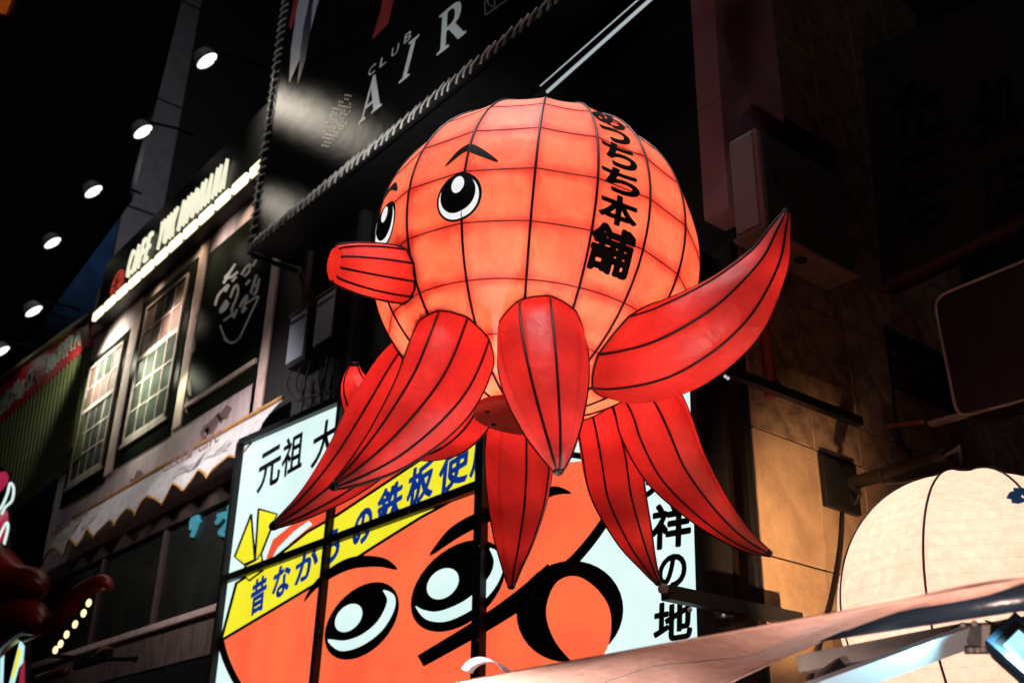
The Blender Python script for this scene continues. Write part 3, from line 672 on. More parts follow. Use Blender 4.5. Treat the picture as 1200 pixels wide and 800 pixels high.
# top sign with channel letters and strip light
YL = YC - .28
SG = thing('cafe_sign', on_y(200, 300, YL), 'black fascia sign reading CAFE YUKINOHANA above a warm strip light', 'sign')
e0, e1 = on_y(107, 388, YL), on_y(309, 186, YL); zs = (e0.z + e1.z) / 2; sx0, sx1 = e0.x, e1.x
zt2 = on_y(200, 232, YL).z
MB().box((sx0, YL + .012, zs - .02), (sx1 + .3, YC - .003, zt2), .015).build('board', M['blackmetal'], SG)
ns = 12; sgl = (sx1 + .2 - sx0) / ns; s0 = None
hS = .17
for k in range(ns):
    if s0 is None: s0 = MB().box((sx0 + .06, YL - .05, zs), (sx0 + sgl - .07, YL + .010, zs + hS), .01).build('light_segment', M['strip'], SG)
    else: clone(s0, SG, (k * sgl, 0, 0))
for q_ in (.12, .37, .62, .87): lamp('strip_light_spill', 'SPOT', (sx0 + (sx1 - sx0) * q_, YL - .12, zs - .03), 26, (1, .80, .55), .08, (sx0 + (sx1 - sx0) * q_, YC, zs - .75), 110, 1, parent=SG)
L0, L1 = on_y(150, 328, YL), on_y(269, 218, YL); zl = (L0.z + L1.z) / 2; hl = on_y(212, 238, YL).z - zl
word = 'CAFE YUKINOHANA'; n = len(word); cw = (L1.x - L0.x) / n; hl = .58
for i, ch in enumerate(word):
    if ch == ' ': continue
    xx = L0.x + i * cw; ww = cw * (.22 if ch == 'I' else .54)
    glyph_mb(ch, .03, lambda x, y: Vector((xx + x * ww + (cw * .25 if ch == 'I' else 0) + y * .06, YL - .02, zl + y * hl)), (0, -.05, 0)).build('letter', M['letter'], SG)
lc = on_y(138, 333, YL); rr_ = .30
bdg = MB().lathe([(rr_, 0), (rr_, .03), (rr_ * .96, .04)], (lc.x, YL + .01, lc.z), (0, -1, 0), 24).build('badge', M['logo'], SG)
for k in range(6): MB().tube([Vector((lc.x, YL - .034, lc.z)), Vector((lc.x + rr_ * .7 * math.cos(k * 1.047), YL - .034, lc.z + rr_ * .7 * math.sin(k * 1.047)))], .012, 5).build('snow_arm', M['redprint'], bdg)
# awning with scalloped hem
ya = YC - .42
t0, t1 = on_y(60, 617, ya), on_y(306, 474, ya); zt_a = (t0.z + t1.z) / 2
h0 = zt_a - on_y(180, 600, ya).z
aw = MB(); NX = 120; NZ = 8; rows = []; teeth = 9.5; hem = []
ax0, ax1 = t0.x, t1.x
zb0 = on_y(250, 560, ya).z; drop = zt_a - zb0
for i in range(NX + 1):
    t = i / NX; x = ax0 + (ax1 - ax0) * t; ph = (t * teeth) % 1
    cut = 1 - .34 * (1 - abs(2 * ph - 1)) ** .6
    col = []
    for j in range(NZ + 1):
        s = j / NZ; col.append(Vector((x, ya + .30 * (1 - s) ** 2 - .03 * math.sin(t * 47) * s - .02 * math.sin(t * 23 + 2) * s, zt_a + .16 * (1 - s) ** 2 - drop * cut * s)))
    rows.append(col); hem.append(col[-1])
aw.add([p for c in rows for p in c], [(i * (NZ + 1) + j, i * (NZ + 1) + j + 1, (i + 1) * (NZ + 1) + j + 1, (i + 1) * (NZ + 1) + j) for i in range(NX) for j in range(NZ)])
awo = aw.build('awning', M['awncloth'], cf, True)
MB().tube(hem, .022, 6).build('hem_piping', M['orange_trim'], awo, True)
MB().tube([c[0] + Vector((0, -.02, .02)) for c in rows[::6]], .03, 6).build('top_piping', M['orange_trim'], awo, True)
for tpos, sc in ((.66, 1.0), (.06, 1.0)):
    for i, ch in enumerate('Casual Cafe'):
        if ch == ' ': continue
        xx = ax0 + (ax1 - ax0) * (tpos + i * .021); up = 1.0 if ch in 'Clf' else .62
        glyph_mb(ch, 0, lambda x, y: Vector((xx + x * .17 + y * .06, ya - .12, zt_a - drop * .42 + y * .26 * up))).build('lettering', M['peel'], awo)
# ground floor windows below the awning
zsl = on_y(180, 735, YC).z; zbeam = zb0 + .1
zs0 = (on_y(105, 758, YC).z + on_y(255, 711, YC).z) / 2
MB().box((cx0, YC - .10, zbeam - .28), (cx1, YC - .003, zbeam), .02).build('beam', M['browntrim'], cf)
mx1, mx2 = on_y(119, 700, YC).x, on_y(192, 670, YC).x
prev = cx0 + .05
for xm in (mx1, mx2, cx1 - .05):
    wn = MB().box((prev + .06, YC - .02, zs0 + .02), (xm - .06, YC - .003, zbeam - .29)).build('window', M['glassdark'], cf); prev = xm
    MB().box((xm - .055, YC - .08, zs0 + .01), (xm + .055, YC - .004, zbeam - .285), .01).build('mullion', M['mullion'], cf)
MB().box((cx0, YC - .12, zs0 - .1), (cx1, YC - .003, zs0), .015).build('sill', M['pinktrim'], cf)
MB().box((cx0, YC - .06, zs0 - .62), (cx1, YC - .004, zs0 - .105), .01).build('apron', M['plaster'], cf)
MB().box((cx0, YC - .04, .3), (cx1, YC - .005, zs0 - .63)).build('shutter', M['blackmetal'], cf)
nm = thing('neon_sign', on_y(245, 615, YC - .1), 'dim blue glowing characters inside the cafe window beside the lit sign', 'neon sign')
for p in ([(224, 620), (226, 608), (232, 604), (230, 616), (225, 628)], [(224, 612), (234, 610)], [(254, 612), (262, 604), (268, 610), (263, 618), (258, 624), (268, 626), (272, 616)], [(256, 604), (270, 600)], [(268, 596), (274, 588), (276, 594)]):
    MB().tube([on_y(u, v, YC - .05) for u, v, in spline(p, 5)], .035, 6).build('tube', M['cyan'], nm, True)

# ------------------------------------------------------------------ tower and unlit hoarding, upper left
XT = -29.0
tw = thing('tower', (XT, 11, 0), 'dark tower with grey side panels and blue glass above the red fascia', 'building')
yg = on_x(146, 236, XT).y; yr = on_x(189, 259, XT).y
zj1 = on_x(165, 246, XT).z
MB().box((XT - 3, 6.4, 0), (XT - .05, 26, 36)).build('wall', M['darkwall'], tw)
hgt = 4.1
for k in range(-3, 4):
    MB().box((XT - .048, yg, zj1 + k * hgt + .05), (XT, yr, zj1 + (k + 1) * hgt - .05), .01).build('panel', M['tower'], tw)
    for i in range(3):
        if yg - 1.45 * i - .05 < 6.5: continue
        MB().box((XT - .048, max(6.4, yg - 1.45 * (i + 1) + .05), zj1 + k * hgt + .05), (XT - .01, yg - 1.45 * i - .05, zj1 + (k + 1) * hgt - .05), .01).build('glass_pane', M['bluglass'], tw)
YH = 6.2
hb = thing('hoarding', on_y(60, 200, YH), 'unlit black hoarding high on the left behind the row of spotlights', 'hoarding')
MB().prism([on_y(u, v, YH) for u, v in [(101, 300), (150, 233), (208, 0), (222, -60), (-20, -60), (-40, 490), (0, 437)]], (0, .1, 0)).build('board', M['darkwall'], hb)
MB().bar(on_y(150, 233, YH - .05), on_y(-60, 520, YH - .05), .12, .1).build('bottom_rail', M['blackmetal'], hb)

# ------------------------------------------------------------------ row of spotlights
LAMPS = [(243, 72, 'topmost of the lit spotlights, right of the grey tower panels'), (168, 155, 'lit spotlight in front of the grey tower panel'), (110, 225, 'lit spotlight between the grey tower panel and the hoarding'),
         (62, 285, 'lit spotlight over the blue tower glass'), (40, 365, 'lower lit spotlight just above the red fascia'), (2, 412, 'lit spotlight cut by the left edge of the photo')]
lamps = []
for i, (u, v, lb) in enumerate(LAMPS):
    p = on_y(u, v, 5.3)
    if i == 0:
        t = thing('spotlight', p, lb, 'lamp', 'row of lit spotlights')
        ax = (-ray(150, 200) * .15 + (RGT * .58 - UPV * .81) * .98).normalized()
        MB().lathe([(0, .24), (.08, .235), (.15, .20), (.19, .13), (.215, .04), (.22, 0), (.20, .0), (.185, .06)], p, -ax, 24).build('shade', M['lampmetal'], t, True)
        MB().lathe([(.20, 0), (.19, .01), (.13, .02), (0, .026)], p - ax * .02, ax, 24).build('lens', M['lens'], t, True)
        MB().tube([p - ax * .22, p - ax * .34 + Vector((.02, .1, 0)), p + Vector((.1, .55, .32)), p + Vector((.12, .95, .30))], .028, 8).build('arm', M['blackmetal'], t, True)
        MB().tube([p - ax * .1 + Vector((.0, .22, 0)), p - ax * .28 + Vector((0, .1, .02))], .02, 6).build('yoke', M['blackmetal'], t, True)
        lamps.append(t)
    else:
        t = clone_tree(lamps[0], p - WORLD[lamps[0]]); t['label'] = lb; lamps.append(t)
# spotlight spill on the tower; added fixtureless lights on vinyl and cafe front
lamp('spotlight_spill', 'SPOT', on_y(215, 215, 6.9), 1100, (.9, .95, 1), .3, on_x(150, 190, XT), 75, 1)
for u, v, d, pw, rd, cl_ in ((326, 122, 1.3, 130, .22, (1, .90, .74)), (372, 138, 1.3, 50, .28, (1, .90, .74)), (420, 160, 1.3, 20, .25, (1, .90, .76)), (330, 242, 1.0, 30, .2, (1, .90, .75)), (345, 268, 1.0, 14, .2, (1, .9, .75))):
    lamp('billboard_glint_fill', 'SPOT', mirror_of(u, v, YB, d), pw, cl_, rd, on_y(u, v, YB), 70, 1)
lamp('billboard_fill', 'SPOT', on_y(470, 190, YB) + Vector((.3, -1.3, -.7)), 130, (1, .97, .93), .15, on_y(470, 155, YB), 110, 1)
lamp('billboard_fill', 'SPOT', mirror_of(560, -330, YB, 2.2), 1500, (.92, .97, 1), .15, on_y(470, 50, YB), 70, 1)
for u, v, d, pw, rd, cl_, an in ((126, 432, .9, 620, .1, (.97, 1, .82), 118), (180, 446, .9, 440, .12, (.93, 1, .76), 110), (218, 462, .5, 40, .12, (.88, 1, .70), 80), (126, 486, .5, 60, .1, (.90, 1, .72), 80), (205, 385, .7, 190, .2, (1, .86, .72), 90), (262, 300, .8, 90, .2, (1, .86, .72), 90)):
    p = on_y(u, v, YC); lamp('cafe_pool_fill', 'SPOT', p + Vector((-.25, -d, .35)), pw, cl_, rd, p, an, 1)
for u, v, pw in ((268, 515, 620), (200, 560, 260), (110, 610, 110)):
    p = on_y(u, v, YC - .5); lamp('cafe_wash_fill', 'SPOT', p + Vector((.6, -2.4, 1.3)), pw, (1, .92, .91), .3, p, 75, 1)


# ------------------------------------------------------------------ red fascia, far left
rf = thing('fascia_sign', on_y(50, 440, 5.9), 'red fascia with pale worn lettering and olive corrugated sheet, left of the cafe', 'sign')
MB().prism([on_y(u, v, 5.9) for u, v in [(104, 372), (104, 404), (-40, 533), (-40, 478)]], (0, .1, 0)).build('red_board', M['signred'], rf)
MB().prism([on_y(u, v, 5.93) for u, v in [(104, 405), (95, 535), (-40, 650), (-40, 534)]], (0, .05, 0)).build('backing', M['corrug'], rf)
for k in range(26):
    u = 102 - k * 4.6; v = 407 + k * 4.05
    MB().bar(on_y(u, v, 5.91), on_y(u - 18, v + 118, 5.91), .05, .035, (0, 1, 0)).build('corrugation', M['corrug'], rf)
MB().bar(on_y(106, 368, 5.85), on_y(-40, 474, 5.85), .09, .1).build('gutter', M['gutter'], rf)
for k in range(21):
    if k in (9, 10): continue
    u = 93 - k * 4.6; v = 398 + k * 4.05; j = lambda: random.uniform(-2.4, 2.4)
    for w in range(2):
        fpoly(MB(), stroke([(u + j(), v - 12 + j()), (u + j() - 2, v - 4 + j()), (u + j() - 1, v + 6 + j() * .5)], 2.6), 5.9 - .001, .006).build('worn_lettering', M['signwhite'], rf)
lamp('fascia_lamp', 'SPOT', on_y(70, 395, 5.35), 110, (1, 1, .72), .1, on_y(72, 440, 5.9), 86, 1)

# ------------------------------------------------------------------ neon, lit board and red figure, lower left
ng = thing('neon_sign', on_y(5, 600, 5.2), 'white looped neon tube on a crimson backing at the left edge', 'neon sign')
for p in ([(-14, 610), (0, 596), (8, 580), (12, 566), (16, 572), (14, 586), (6, 594), (2, 602)], [(-6, 640), (2, 622), (8, 612), (9, 620), (4, 640), (0, 655)]):
    MB().tube([on_y(u, v, 5.2) for u, v in spline(p, 6)], .024, 6).build('tube', M['neon'], ng, True)
MB().prism([on_y(u, v, 5.28) for u, v in [(-40, 520), (8, 552), (8, 665), (-40, 690)]], (0, .08, 0)).build('board', M['dimred'], ng)
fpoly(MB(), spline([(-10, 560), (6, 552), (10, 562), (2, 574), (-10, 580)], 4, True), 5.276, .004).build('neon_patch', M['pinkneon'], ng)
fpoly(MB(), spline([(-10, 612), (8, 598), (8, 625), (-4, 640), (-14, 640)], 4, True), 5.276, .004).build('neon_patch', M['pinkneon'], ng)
lb = thing('lit_board', on_y(20, 790, 4.9), 'small tilted lit board in pale blue, yellow and crimson at lower left', 'sign')
MB().prism([on_y(u, v, 4.92) for u, v in [(24, 745), (30, 756), (28, 812), (8, 812)]], (0, .08, 0)).build('board', M['blackmetal'], lb)
for nm_, p, m in (('lit_panel', [(24, 749), (29, 757), (27, 776), (22, 782), (17, 800), (11, 800)], 'litcyan'), ('lit_stripe', [(22, 758), (25, 762), (20, 782), (15, 795), (13, 795)], 's_yellow'), ('lit_edge', [(29, 772), (29, 808), (22, 808), (24, 786)], 'pinkneon')):
    fpoly(MB(), p, 4.918 - (.006 if nm_ == 'lit_stripe' else 0), .005).build(nm_, M[m], lb)
MB().bar(on_y(3, 762, 4.9), on_y(1, 812, 4.9), .05, .04, (0, 1, 0)).build('side_tube', M['litcyan'], lb)
rfig = thing('red_figure', on_y(60, 790, 4.6), 'glossy dark red sculpted octopus with arms lined with warm bulbs, lower left corner', 'figure')
def arm(pts, Y, name='arm', n=8):
    P = spline([(u, v, r) for u, v, r in pts], n)
    Q = [on_y(u, v, Y) for u, v, r in P]; k = (Q[0] - CAM).length / FPX
    return MB().tube(Q, [r * k for u, v, r in P], 16).build(name, M['redgloss'], rfig, True)
arm([(-40, 640, 20), (-10, 660, 20), (15, 680, 16), (35, 685, 15), (44, 686, 10), (48, 688, 3)], 4.5, 'head')
arm([(-30, 760, 26), (0, 735, 22), (30, 722, 18), (44, 728, 12), (50, 732, 3)], 4.5, 'body')
am = arm([(30, 742, 9), (55, 732, 9), (76, 718, 8), (92, 696, 8), (108, 686, 8), (120, 683, 8), (126, 686, 6), (127, 690, 2)], 4.6)
am2 = arm([(45, 795, 4), (62, 790, 5), (76, 787, 4), (79, 786, 1)], 4.7)
am3 = arm([(115, 766, 2), (122, 761, 4), (129, 761, 3), (133, 760, 1)], 4.7)
first = None
for u, v in ((104, 706), (98, 718), (88, 731), (78, 743), (71, 754), (65, 761)):
    c = on_y(u, v, 4.45)
    if first is None:
        first = MB().ball(c, (.055, .03, .05), 14).build('bulb', M['bulb'], am, True)
    else: clone(first, am, c - WORLD[first])
for u, v in ((125, 783), (121, 792)): clone(first, am3, on_y(u, v, 4.45) - WORLD[first])
br = thing('sign_bracket', on_y(130, 772, 5.2), 'thin black horizontal bracket in front of the cafe sill at lower left', 'bracket')
MB().tube([on_y(60, 768, 5.2), on_y(120, 772, 5.2), on_y(158, 771, 5.2)], .03, 8).build('rod', M['blackmetal'], br, True)
MB().ball(on_y(158, 771, 5.2), .05, 12).build('finial', M['blackmetal'], br, True)
MB().box(tuple(on_y(92, 785, 5.25)), tuple(on_y(125, 762, 5.15)), .02).build('box', M['blackmetal'], br)
og = thing('orange_sign', on_y(6, 8, 6.0), 'dim orange lit strip at the upper left corner', 'sign')
MB().prism([on_y(u, v, 6.0) for u, v in [(-6, 14), (3, -8), (14, -8), (5, 16)]], (0, .08, 0)).build('lit_panel', glow('dim orange sheet', lin((180, 84, 20)), .6, lin((90, 36, 10)), scale=8), og)

# ------------------------------------------------------------------ lantern spheres
class Ball:
    """a gored paper sphere: azimuth measured from the side facing the street, latitude from its equator"""
    def __init__(s, c, R, gores, az0=0., tilt=0., sag=1.0, squash=1.0, w=1):
        s.w = w
        s.c = Vector(c); s.R = R; s.h = math.pi / gores; s.gores = gores; s.az0 = az0; s.sag = sag; s.squash = squash
        f = CAM - s.c; f.z = 0; f.normalize(); r = Vector((0, 0, 1)).cross(f)
        s.k = (Vector((0, 0, 1)) + tilt * r).normalized(); s.f = (f - s.k * f.dot(s.k)).normalized(); s.r = s.k.cross(s.f)
    def dir(s, az, la): return s.k * math.sin(la) + (s.f * math.cos(az) + s.r * math.sin(az)) * math.cos(la)
    def warp(s, a):      # the gores on the lettered side are a little narrower than the rest
        a = (a + math.pi) % (2 * math.pi) - math.pi
        if s.w == 1 or a <= 0: return a
        e = rad(67.5); return a * s.w if a < e else e * s.w + (a - e) * (math.pi - e * s.w) / (math.pi - e)
    def unwarp(s, a):
        if s.w == 1 or a <= 0: return a
        e = rad(67.5); return a / s.w if a < e * s.w else e + (a - e * s.w) * (math.pi - e) / (math.pi - e * s.w)
    def pt(s, az, la, off=0.):
        g = ((az - s.az0) / (2 * s.h)) % 1; d = (g - .5) * 2 * s.h
        ch = math.cos(s.h) / math.cos(d); ch = 1 + (ch - 1) * s.sag * max(0, math.cos(la)) ** .3
        p = s.dir(s.warp(az), la) * (s.R * ch + off)
        return s.c + p + s.k * p.dot(s.k) * (s.squash - 1)
    def inv(s, u, v):
        d = ray(u, v); o = CAM - s.c; b = o.dot(d); q = b * b - o.dot(o) + s.R * s.R
        t = -b - math.sqrt(max(q, 0)); p = (o + d * t).normalized()
        return s.unwarp(math.atan2(p.dot(s.r), p.dot(s.f))), math.asin(max(-1, min(1, p.dot(s.k))))
    def skin(s, name, m, parent, la0, la1, nla, per, ring0, ringd):
        na = s.gores * per; vs = []; uv = []
        for i in range(na + 1):
            az = s.az0 + math.pi + 2 * math.pi * i / na
            for j in range(nla + 1):
                la = la0 + (la1 - la0) * j / nla; vs.append(s.pt(az, la)); uv.append((i / per + .0, (la - ring0) / ringd))
        n = nla + 1
        fs = [(i * n + j, (i + 1) * n + j, (i + 1) * n + j + 1, i * n + j + 1) for i in range(na) for j in range(nla)]
        o = MB().add(vs, fs).build(name, m, parent, True, fixn=False, uvs=uv, origin=s.c)
        return o
    def rib(s, k, la0, la1, r, off=0): az = s.az0 + 2 * s.h * k; return MB().tube([s.pt(az, la0 + (la1 - la0) * i / 30, off) for i in range(31)], r, 6)
    def hoop(s, la, r, off=0): n = s.gores * 6; return MB().tube([s.pt(s.az0 + 6.283185 * i / n, la, off) for i in range(n)], r, 5, True)

# cream lantern on the right
D2 = 5.9
CL = Ball(at(1153, 722, D2), 152 * D2 / FPX, 8, rad(-18), .02, .45, 1.02)
cl = thing('cream_lantern', CL.c - Vector((0, 0, CL.R)), 'big glowing cream paper lantern with black ribs behind the awning at lower right', 'lantern')
CL.skin('lantern_skin', M['cream'], cl, rad(-82), rad(86), 60, 6, 0, rad(5.4))
for k in range(8): CL.rib(k, rad(-82), rad(86), .0062, .001).build('rib', M['wire'], cl, True)
MB().lathe([(.09, 0), (.10, .01), (.10, .03), (.02, .04)], CL.c + CL.k * CL.R * .985, CL.k, 20).build('top_cap', M['blackmetal'], cl, 'auto')
MB().tube([CL.c + CL.k * CL.R * 1.02, CL.c + CL.k * (CL.R + .16), on_y(1108, 534, 6.3)], .014, 8).build('hanging_rod', M['blackmetal'], cl, True)
def ball_stroke(B, pts, w, off, name, m, parent, taper=None, n=8):
    """painted stroke on a lantern: pts are (azimuth, latitude), w in metres"""
    P = spline(pts, n); vs = []; N = len(P)
    for i, (a, l) in enumerate(P):
        a0, l0 = P[max(0, i - 1)]; a1, l1 = P[min(N - 1, i + 1)]
        dx, dy = (a1 - a0) * math.cos(l), l1 - l0; d = math.hypot(dx, dy) or 1
        k = w / B.R / 2 * (1 if taper is None else taper(i / (N - 1)))
        for s_ in (-1, 0, 1): vs.append(B.pt(a - s_ * dy / d * k / math.cos(l), l + s_ * dx / d * k, off))
    return MB().add(vs, [(3 * i + j, 3 * i + j + 1, 3 * i + j + 4, 3 * i + j + 3) for i in range(N - 1) for j in (0, 1)]).build(name, m, parent)
for pts in ([(1184, 585), (1188, 579), (1194, 580), (1204, 576)], [(1192, 574), (1193, 582), (1190, 590)], [(1198, 578), (1204, 584), (1212, 588)], [(1186, 587), (1194, 588), (1200, 586)]):
    ball_stroke(CL, [CL.inv(*p) for p in pts], .032, .006, 'painted_character', M['bluepaint'], cl)
lamp('lantern_lamp', 'POINT', CL.c + Vector((0, 0, .05)), 43, (1, .82, .71), .16, parent=cl)

# ------------------------------------------------------------------ awning sheet, tube, arms and floodlight close to the camera
YA = 2.5; KA = YA / 1.62
def AT(u, v, d): return at(u, v, d * KA)
top = [(-0, 894), (200, 858.5), (400, 823.5), (530, 800), (700, 769), (900, 732.5), (1060, 703.5), (1203, 677.5)]
bot = [(60, 1240, 2.6), (300, 1100, 2.6), (560, 985, 2.55), (700, 905, 2.45), (800, 832, 2.3), (903, 786, 2.1), (1075, 723, 1.78), (1203, 678.5, 1.63)]
NB = 48; NS = 14; vs = []; uv = []
tp = spline(top, 7); bt = spline(bot, 7); N = len(tp)
for i in range(N):
    a = on_y(*tp[i], YA); b = on_y(bt[i][0], bt[i][1], bt[i][2] * KA)
    for j in range(NS + 1):
        s = j / NS; t = i / (N - 1)
        p = a.lerp(b, s); fo = (s * .55 + t * 2.6) % 1; p.z += .05 * min(fo / .75, (1 - fo) / .25) * min(1, 6 * s) * min(1, 5 * (1 - t)); p.z -= math.sin(math.pi * s) * .05 * (1 - t) + .010 * math.sin(t * 17 + s * 9) * s * (1 - s) * 3
        vs.append(p); uv.append((t, s))
aw2 = thing('awning_sheet', on_y(800, 800, 2.0), 'pinkish canvas awning sheet seen from below along the bottom edge', 'awning')
n = NS + 1
MB().add(vs, [(i * n + j, (i + 1) * n + j, (i + 1) * n + j + 1, i * n + j + 1) for i in range(N - 1) for j in range(NS)]).build('canvas', M['canvas'], aw2, True, uvs=uv)
MB().tube([vs[i * n] for i in range(N)], .004, 6).build('edge_hem', M['canvas'], aw2, True)
MB().tube([vs[i * n + NS] + Vector((0, 0, -.002)) for i in range(N)], .0035, 6).build('edge_hem', M['canvas'], aw2, True)
MB().tube([vs[i * n + 5] + Vector((0, 0, -.003)) for i in range(8, N - 12)], .0016, 5).build('stitch_seam', M['greymetal'], aw2, True)
# poles and ropes that lie on top of the sheet (their shade shows through)
sup = thing('awning_pole', on_y(1130, 710, YA + .06), 'dark blue round tube that carries the awning edge at lower right', 'pole')
MB().tube([on_y(960, 737, 3.0), on_y(1330, 678, 3.0)], .038, 20).build('tube', M['tube'], sup, True)
MB().lathe([(.05, 0), (.05, .05), (.045, .055)], on_y(1310, 681, 3.0), (-1, 0, 0), 16).build('end_collar', M['blackmetal'], sup, 'auto')
g = thing('folding_strut', AT(1100, 745, 2.9), 'taupe folding arm running from the awning to the black clamp', 'awning arm')
MB().bar(AT(940, 778, 2.98), AT(1138, 741, 2.72), .036 * KA, .042 * KA).build('beam', M['greymetal'], g)
MB().bar(AT(978, 777, 2.93), AT(1013, 771, 2.89), .05 * KA, .012 * KA).build('bracket', M['blackmetal'], g)
MB().bar(AT(985, 780, 2.9), AT(945, 820, 2.85), .05 * KA, .04 * KA).build('stay', M['blackmetal'], g)
MB().bar(AT(1160, 740, 2.72), AT(1230, 728, 2.66), .03 * KA, .036 * KA).build('stub_beam', M['greymetal'], g)
ck = AT(1145, 745, 2.68)
cm = thing('clamp', ck, 'black cast clamp joining the awning arms beside the blue floodlight', 'clamp')
ex = (AT(1165, 744, 2.66) - AT(1125, 746, 2.70)); ey = UPV
def cbox(u0, v0, u1, v1, d0, d1, name, m, par, bev=.006):
    A = [AT(u, v, d) for d in (d0, d1) for u, v in ((u0, v0), (u1, v0), (u1, v1), (u0, v1))]
    mb = MB().add(A, [(3, 2, 1, 0), (4, 5, 6, 7), (0, 1, 5, 4), (1, 2, 6, 5), (2, 3, 7, 6), (3, 0, 4, 7)])
    o = mb.build(name, m, par); bv = o.modifiers.new('bevel', 'BEVEL'); bv.width = bev; bv.segments = 2; return o
cbox(1126, 729, 1158, 762, 2.64, 2.72, 'block', M['blackmetal'], cm, .010)
cbox(1130, 757, 1160, 766, 2.63, 2.73, 'lower_jaw', M['blackmetal'], cm, .004)
cbox(1150, 731, 1161, 757, 2.625, 2.66, 'strap', M['greymetal'], cm, .004)
for u, v in ((1142, 730), (1128, 732), (1138, 761), (1146, 761), (1152, 760)):
    MB().lathe([(.011, 0), (.011, .009), (.006, .014)], AT(u, v, 2.635), (AT(u, v, 2) - AT(u, v, 3)), 8).build('bolt', M['greymetal'], cm)
sa = thing('steel_strut', AT(1050, 775, 2.6), 'white painted flat arm lit bright blue by the floodlight, lower right', 'awning arm')
MB().bar(AT(1138, 744, 2.66), AT(880, 838, 2.36), .02 * KA, .046 * KA, up=UPV).build('beam', M['alu'], sa)
MB().bar(AT(1134, 736, 2.675), AT(880, 828, 2.375), .03 * KA, .005 * KA, up=UPV).build('flange', M['greymetal'], sa)
MB().bar(AT(1131, 738, 2.65), AT(1140, 754, 2.65), .010 * KA, .03 * KA).build('fork', M['alu'], sa)
fl = thing('floodlight', AT(1195, 770, 2.55), 'square floodlight with dark blue frame glowing pale blue at the lower right corner', 'floodlight')
A, B, C = AT(1154, 752, 2.56), AT(1188, 719, 2.66), AT(1222, 812, 2.52)
eu, ev = B - A, C - A; nn = eu.cross(ev).normalized(); nn = nn if nn.dot(CAM - A) > 0 else -nn
fq = lambda x, y, h=0: A + eu * x + ev * y + nn * h
def ringf(o, i, h0, h1, name, m):
    q = lambda a, h: [fq(a, a, h), fq(1 - a, a, h), fq(1 - a, 1 - a, h), fq(a, 1 - a, h)]
    vs = q(o, h0) + q(o, h1) + q(i, h1) + q(i, h0)
    return MB().add(vs, [(r * 4 + k, r * 4 + (k + 1) % 4, ((r + 1) % 4) * 4 + (k + 1) % 4, ((r + 1) % 4) * 4 + k) for r in range(4) for k in range(4)]).build(name, m, fl)
ringf(0, .09, 0, .012, 'frame', M['tube']); ringf(.10, .2, -.002, .006, 'bezel', M['blackmetal'])
MB().add([fq(.2, .2, -.004), fq(.8, .2, -.004), fq(.8, .8, -.004), fq(.2, .8, -.004)], [(0, 1, 2, 3)]).build('lens', M['flood'], fl)
MB().add([fq(0, 0, -.003), fq(1, 0, -.003), fq(1, 1, -.003), fq(0, 1, -.003)] + [fq(a, b, -.06) for a, b in ((.15, .15), (.85, .15), (.85, .85), (.15, .85))], [(0, 1, 5, 4), (1, 2, 6, 5), (2, 3, 7, 6), (3, 0, 4, 7), (4, 5, 6, 7)]).build('housing', M['tube'], fl)
lamp('floodlight_beam', 'SPOT', fq(.3, .5, .05), 70, (.40, .86, 1), .05, AT(1070, 770, 2.45), 120, .8, parent=fl)
cbx = MB()
for pts in ([(1104, 742, 2.7), (1118, 735, 2.69), (1128, 729, 2.68)], [(1155, 727, 2.68), (1166, 730, 2.66), (1178, 732, 2.66)]): cbx.tube([AT(*p) for p in spline(pts, 5)], .004, 6)
tag(cbx.build('lamp_cable', M['blackmetal'], smooth=True), 'short black cable looping over the clamp beside the floodlight', 'cable')
st = MB(); arc = [(541, 782), (546, 775), (555, 770), (565, 769), (575, 772), (583, 777), (588, 783)]
P = [on_y(u, v, YA - .02) for u, v in spline(arc, 4)]; Q = [p + Vector((.0, .05, -.012)) for p in P]; m_ = len(P)
st.add(P + Q + [p - Vector((0, 0, .004)) for p in P] + [p - Vector((0, 0, .004)) for p in Q], [(i, i + 1, m_ + i + 1, m_ + i) for i in range(m_ - 1)] + [(2 * m_ + i, 3 * m_ + i, 3 * m_ + i + 1, 2 * m_ + i + 1) for i in range(m_ - 1)] + [(i, 2 * m_ + i, 2 * m_ + i + 1, i + 1) for i in range(m_ - 1)] + [(m_ + i, m_ + i + 1, 3 * m_ + i + 1, 3 * m_ + i) for i in range(m_ - 1)])
tag(st.build('metal_strap', M['lampmetal'], smooth='auto'), 'small curved bright metal strap on the awning edge below the sign', 'strap')

# unseen lamps added under the awning to light the canvas and the stone wall
for p, aim, pw, cl_, ang, lb_ in ((on_y(420, 1060, 2.3), on_y(600, 800, 2.8), 310, (1, .82, .74), 84, 'added unseen lamp standing low under the left half of the awning'),
                             (on_y(1010, 1010, 2.0), on_y(1020, 735, 2.6), 150, (1, .70, .60), 110, 'added unseen lamp standing low under the right end of the awning'),
                             (Vector((X_CORNER + 1.55, 5.35, 2.25)), on_x(922, 648, X_CORNER), 7500, (1, .58, .30), 46, 'added unseen warm lamp by the stone wall below the awning')):
    t = thing('fill_lamp', p, lb_, 'lamp')
    d_ = (aim - p).normalized()
    MB().lathe([(.03, -.12), (.04, -.10), (.11, -.02), (.12, 0), (.10, -.01), (.03, -.09)], p - d_ * .02, d_, 20).build('shade', M['lampmetal'], t, True)
    MB().ball(p - d_ * .05, .035, 12).build('bulb', M['bulb'], t, True)
    MB().tube([p - d_ * .14, p - d_ * .2, Vector((p.x, p.y, .12))], .015, 8).build('stand', M['blackmetal'], t, True)
    lamp('fill_lamp_beam', 'SPOT', p + d_ * .03, pw, cl_, .08, aim, ang, .9, parent=t)

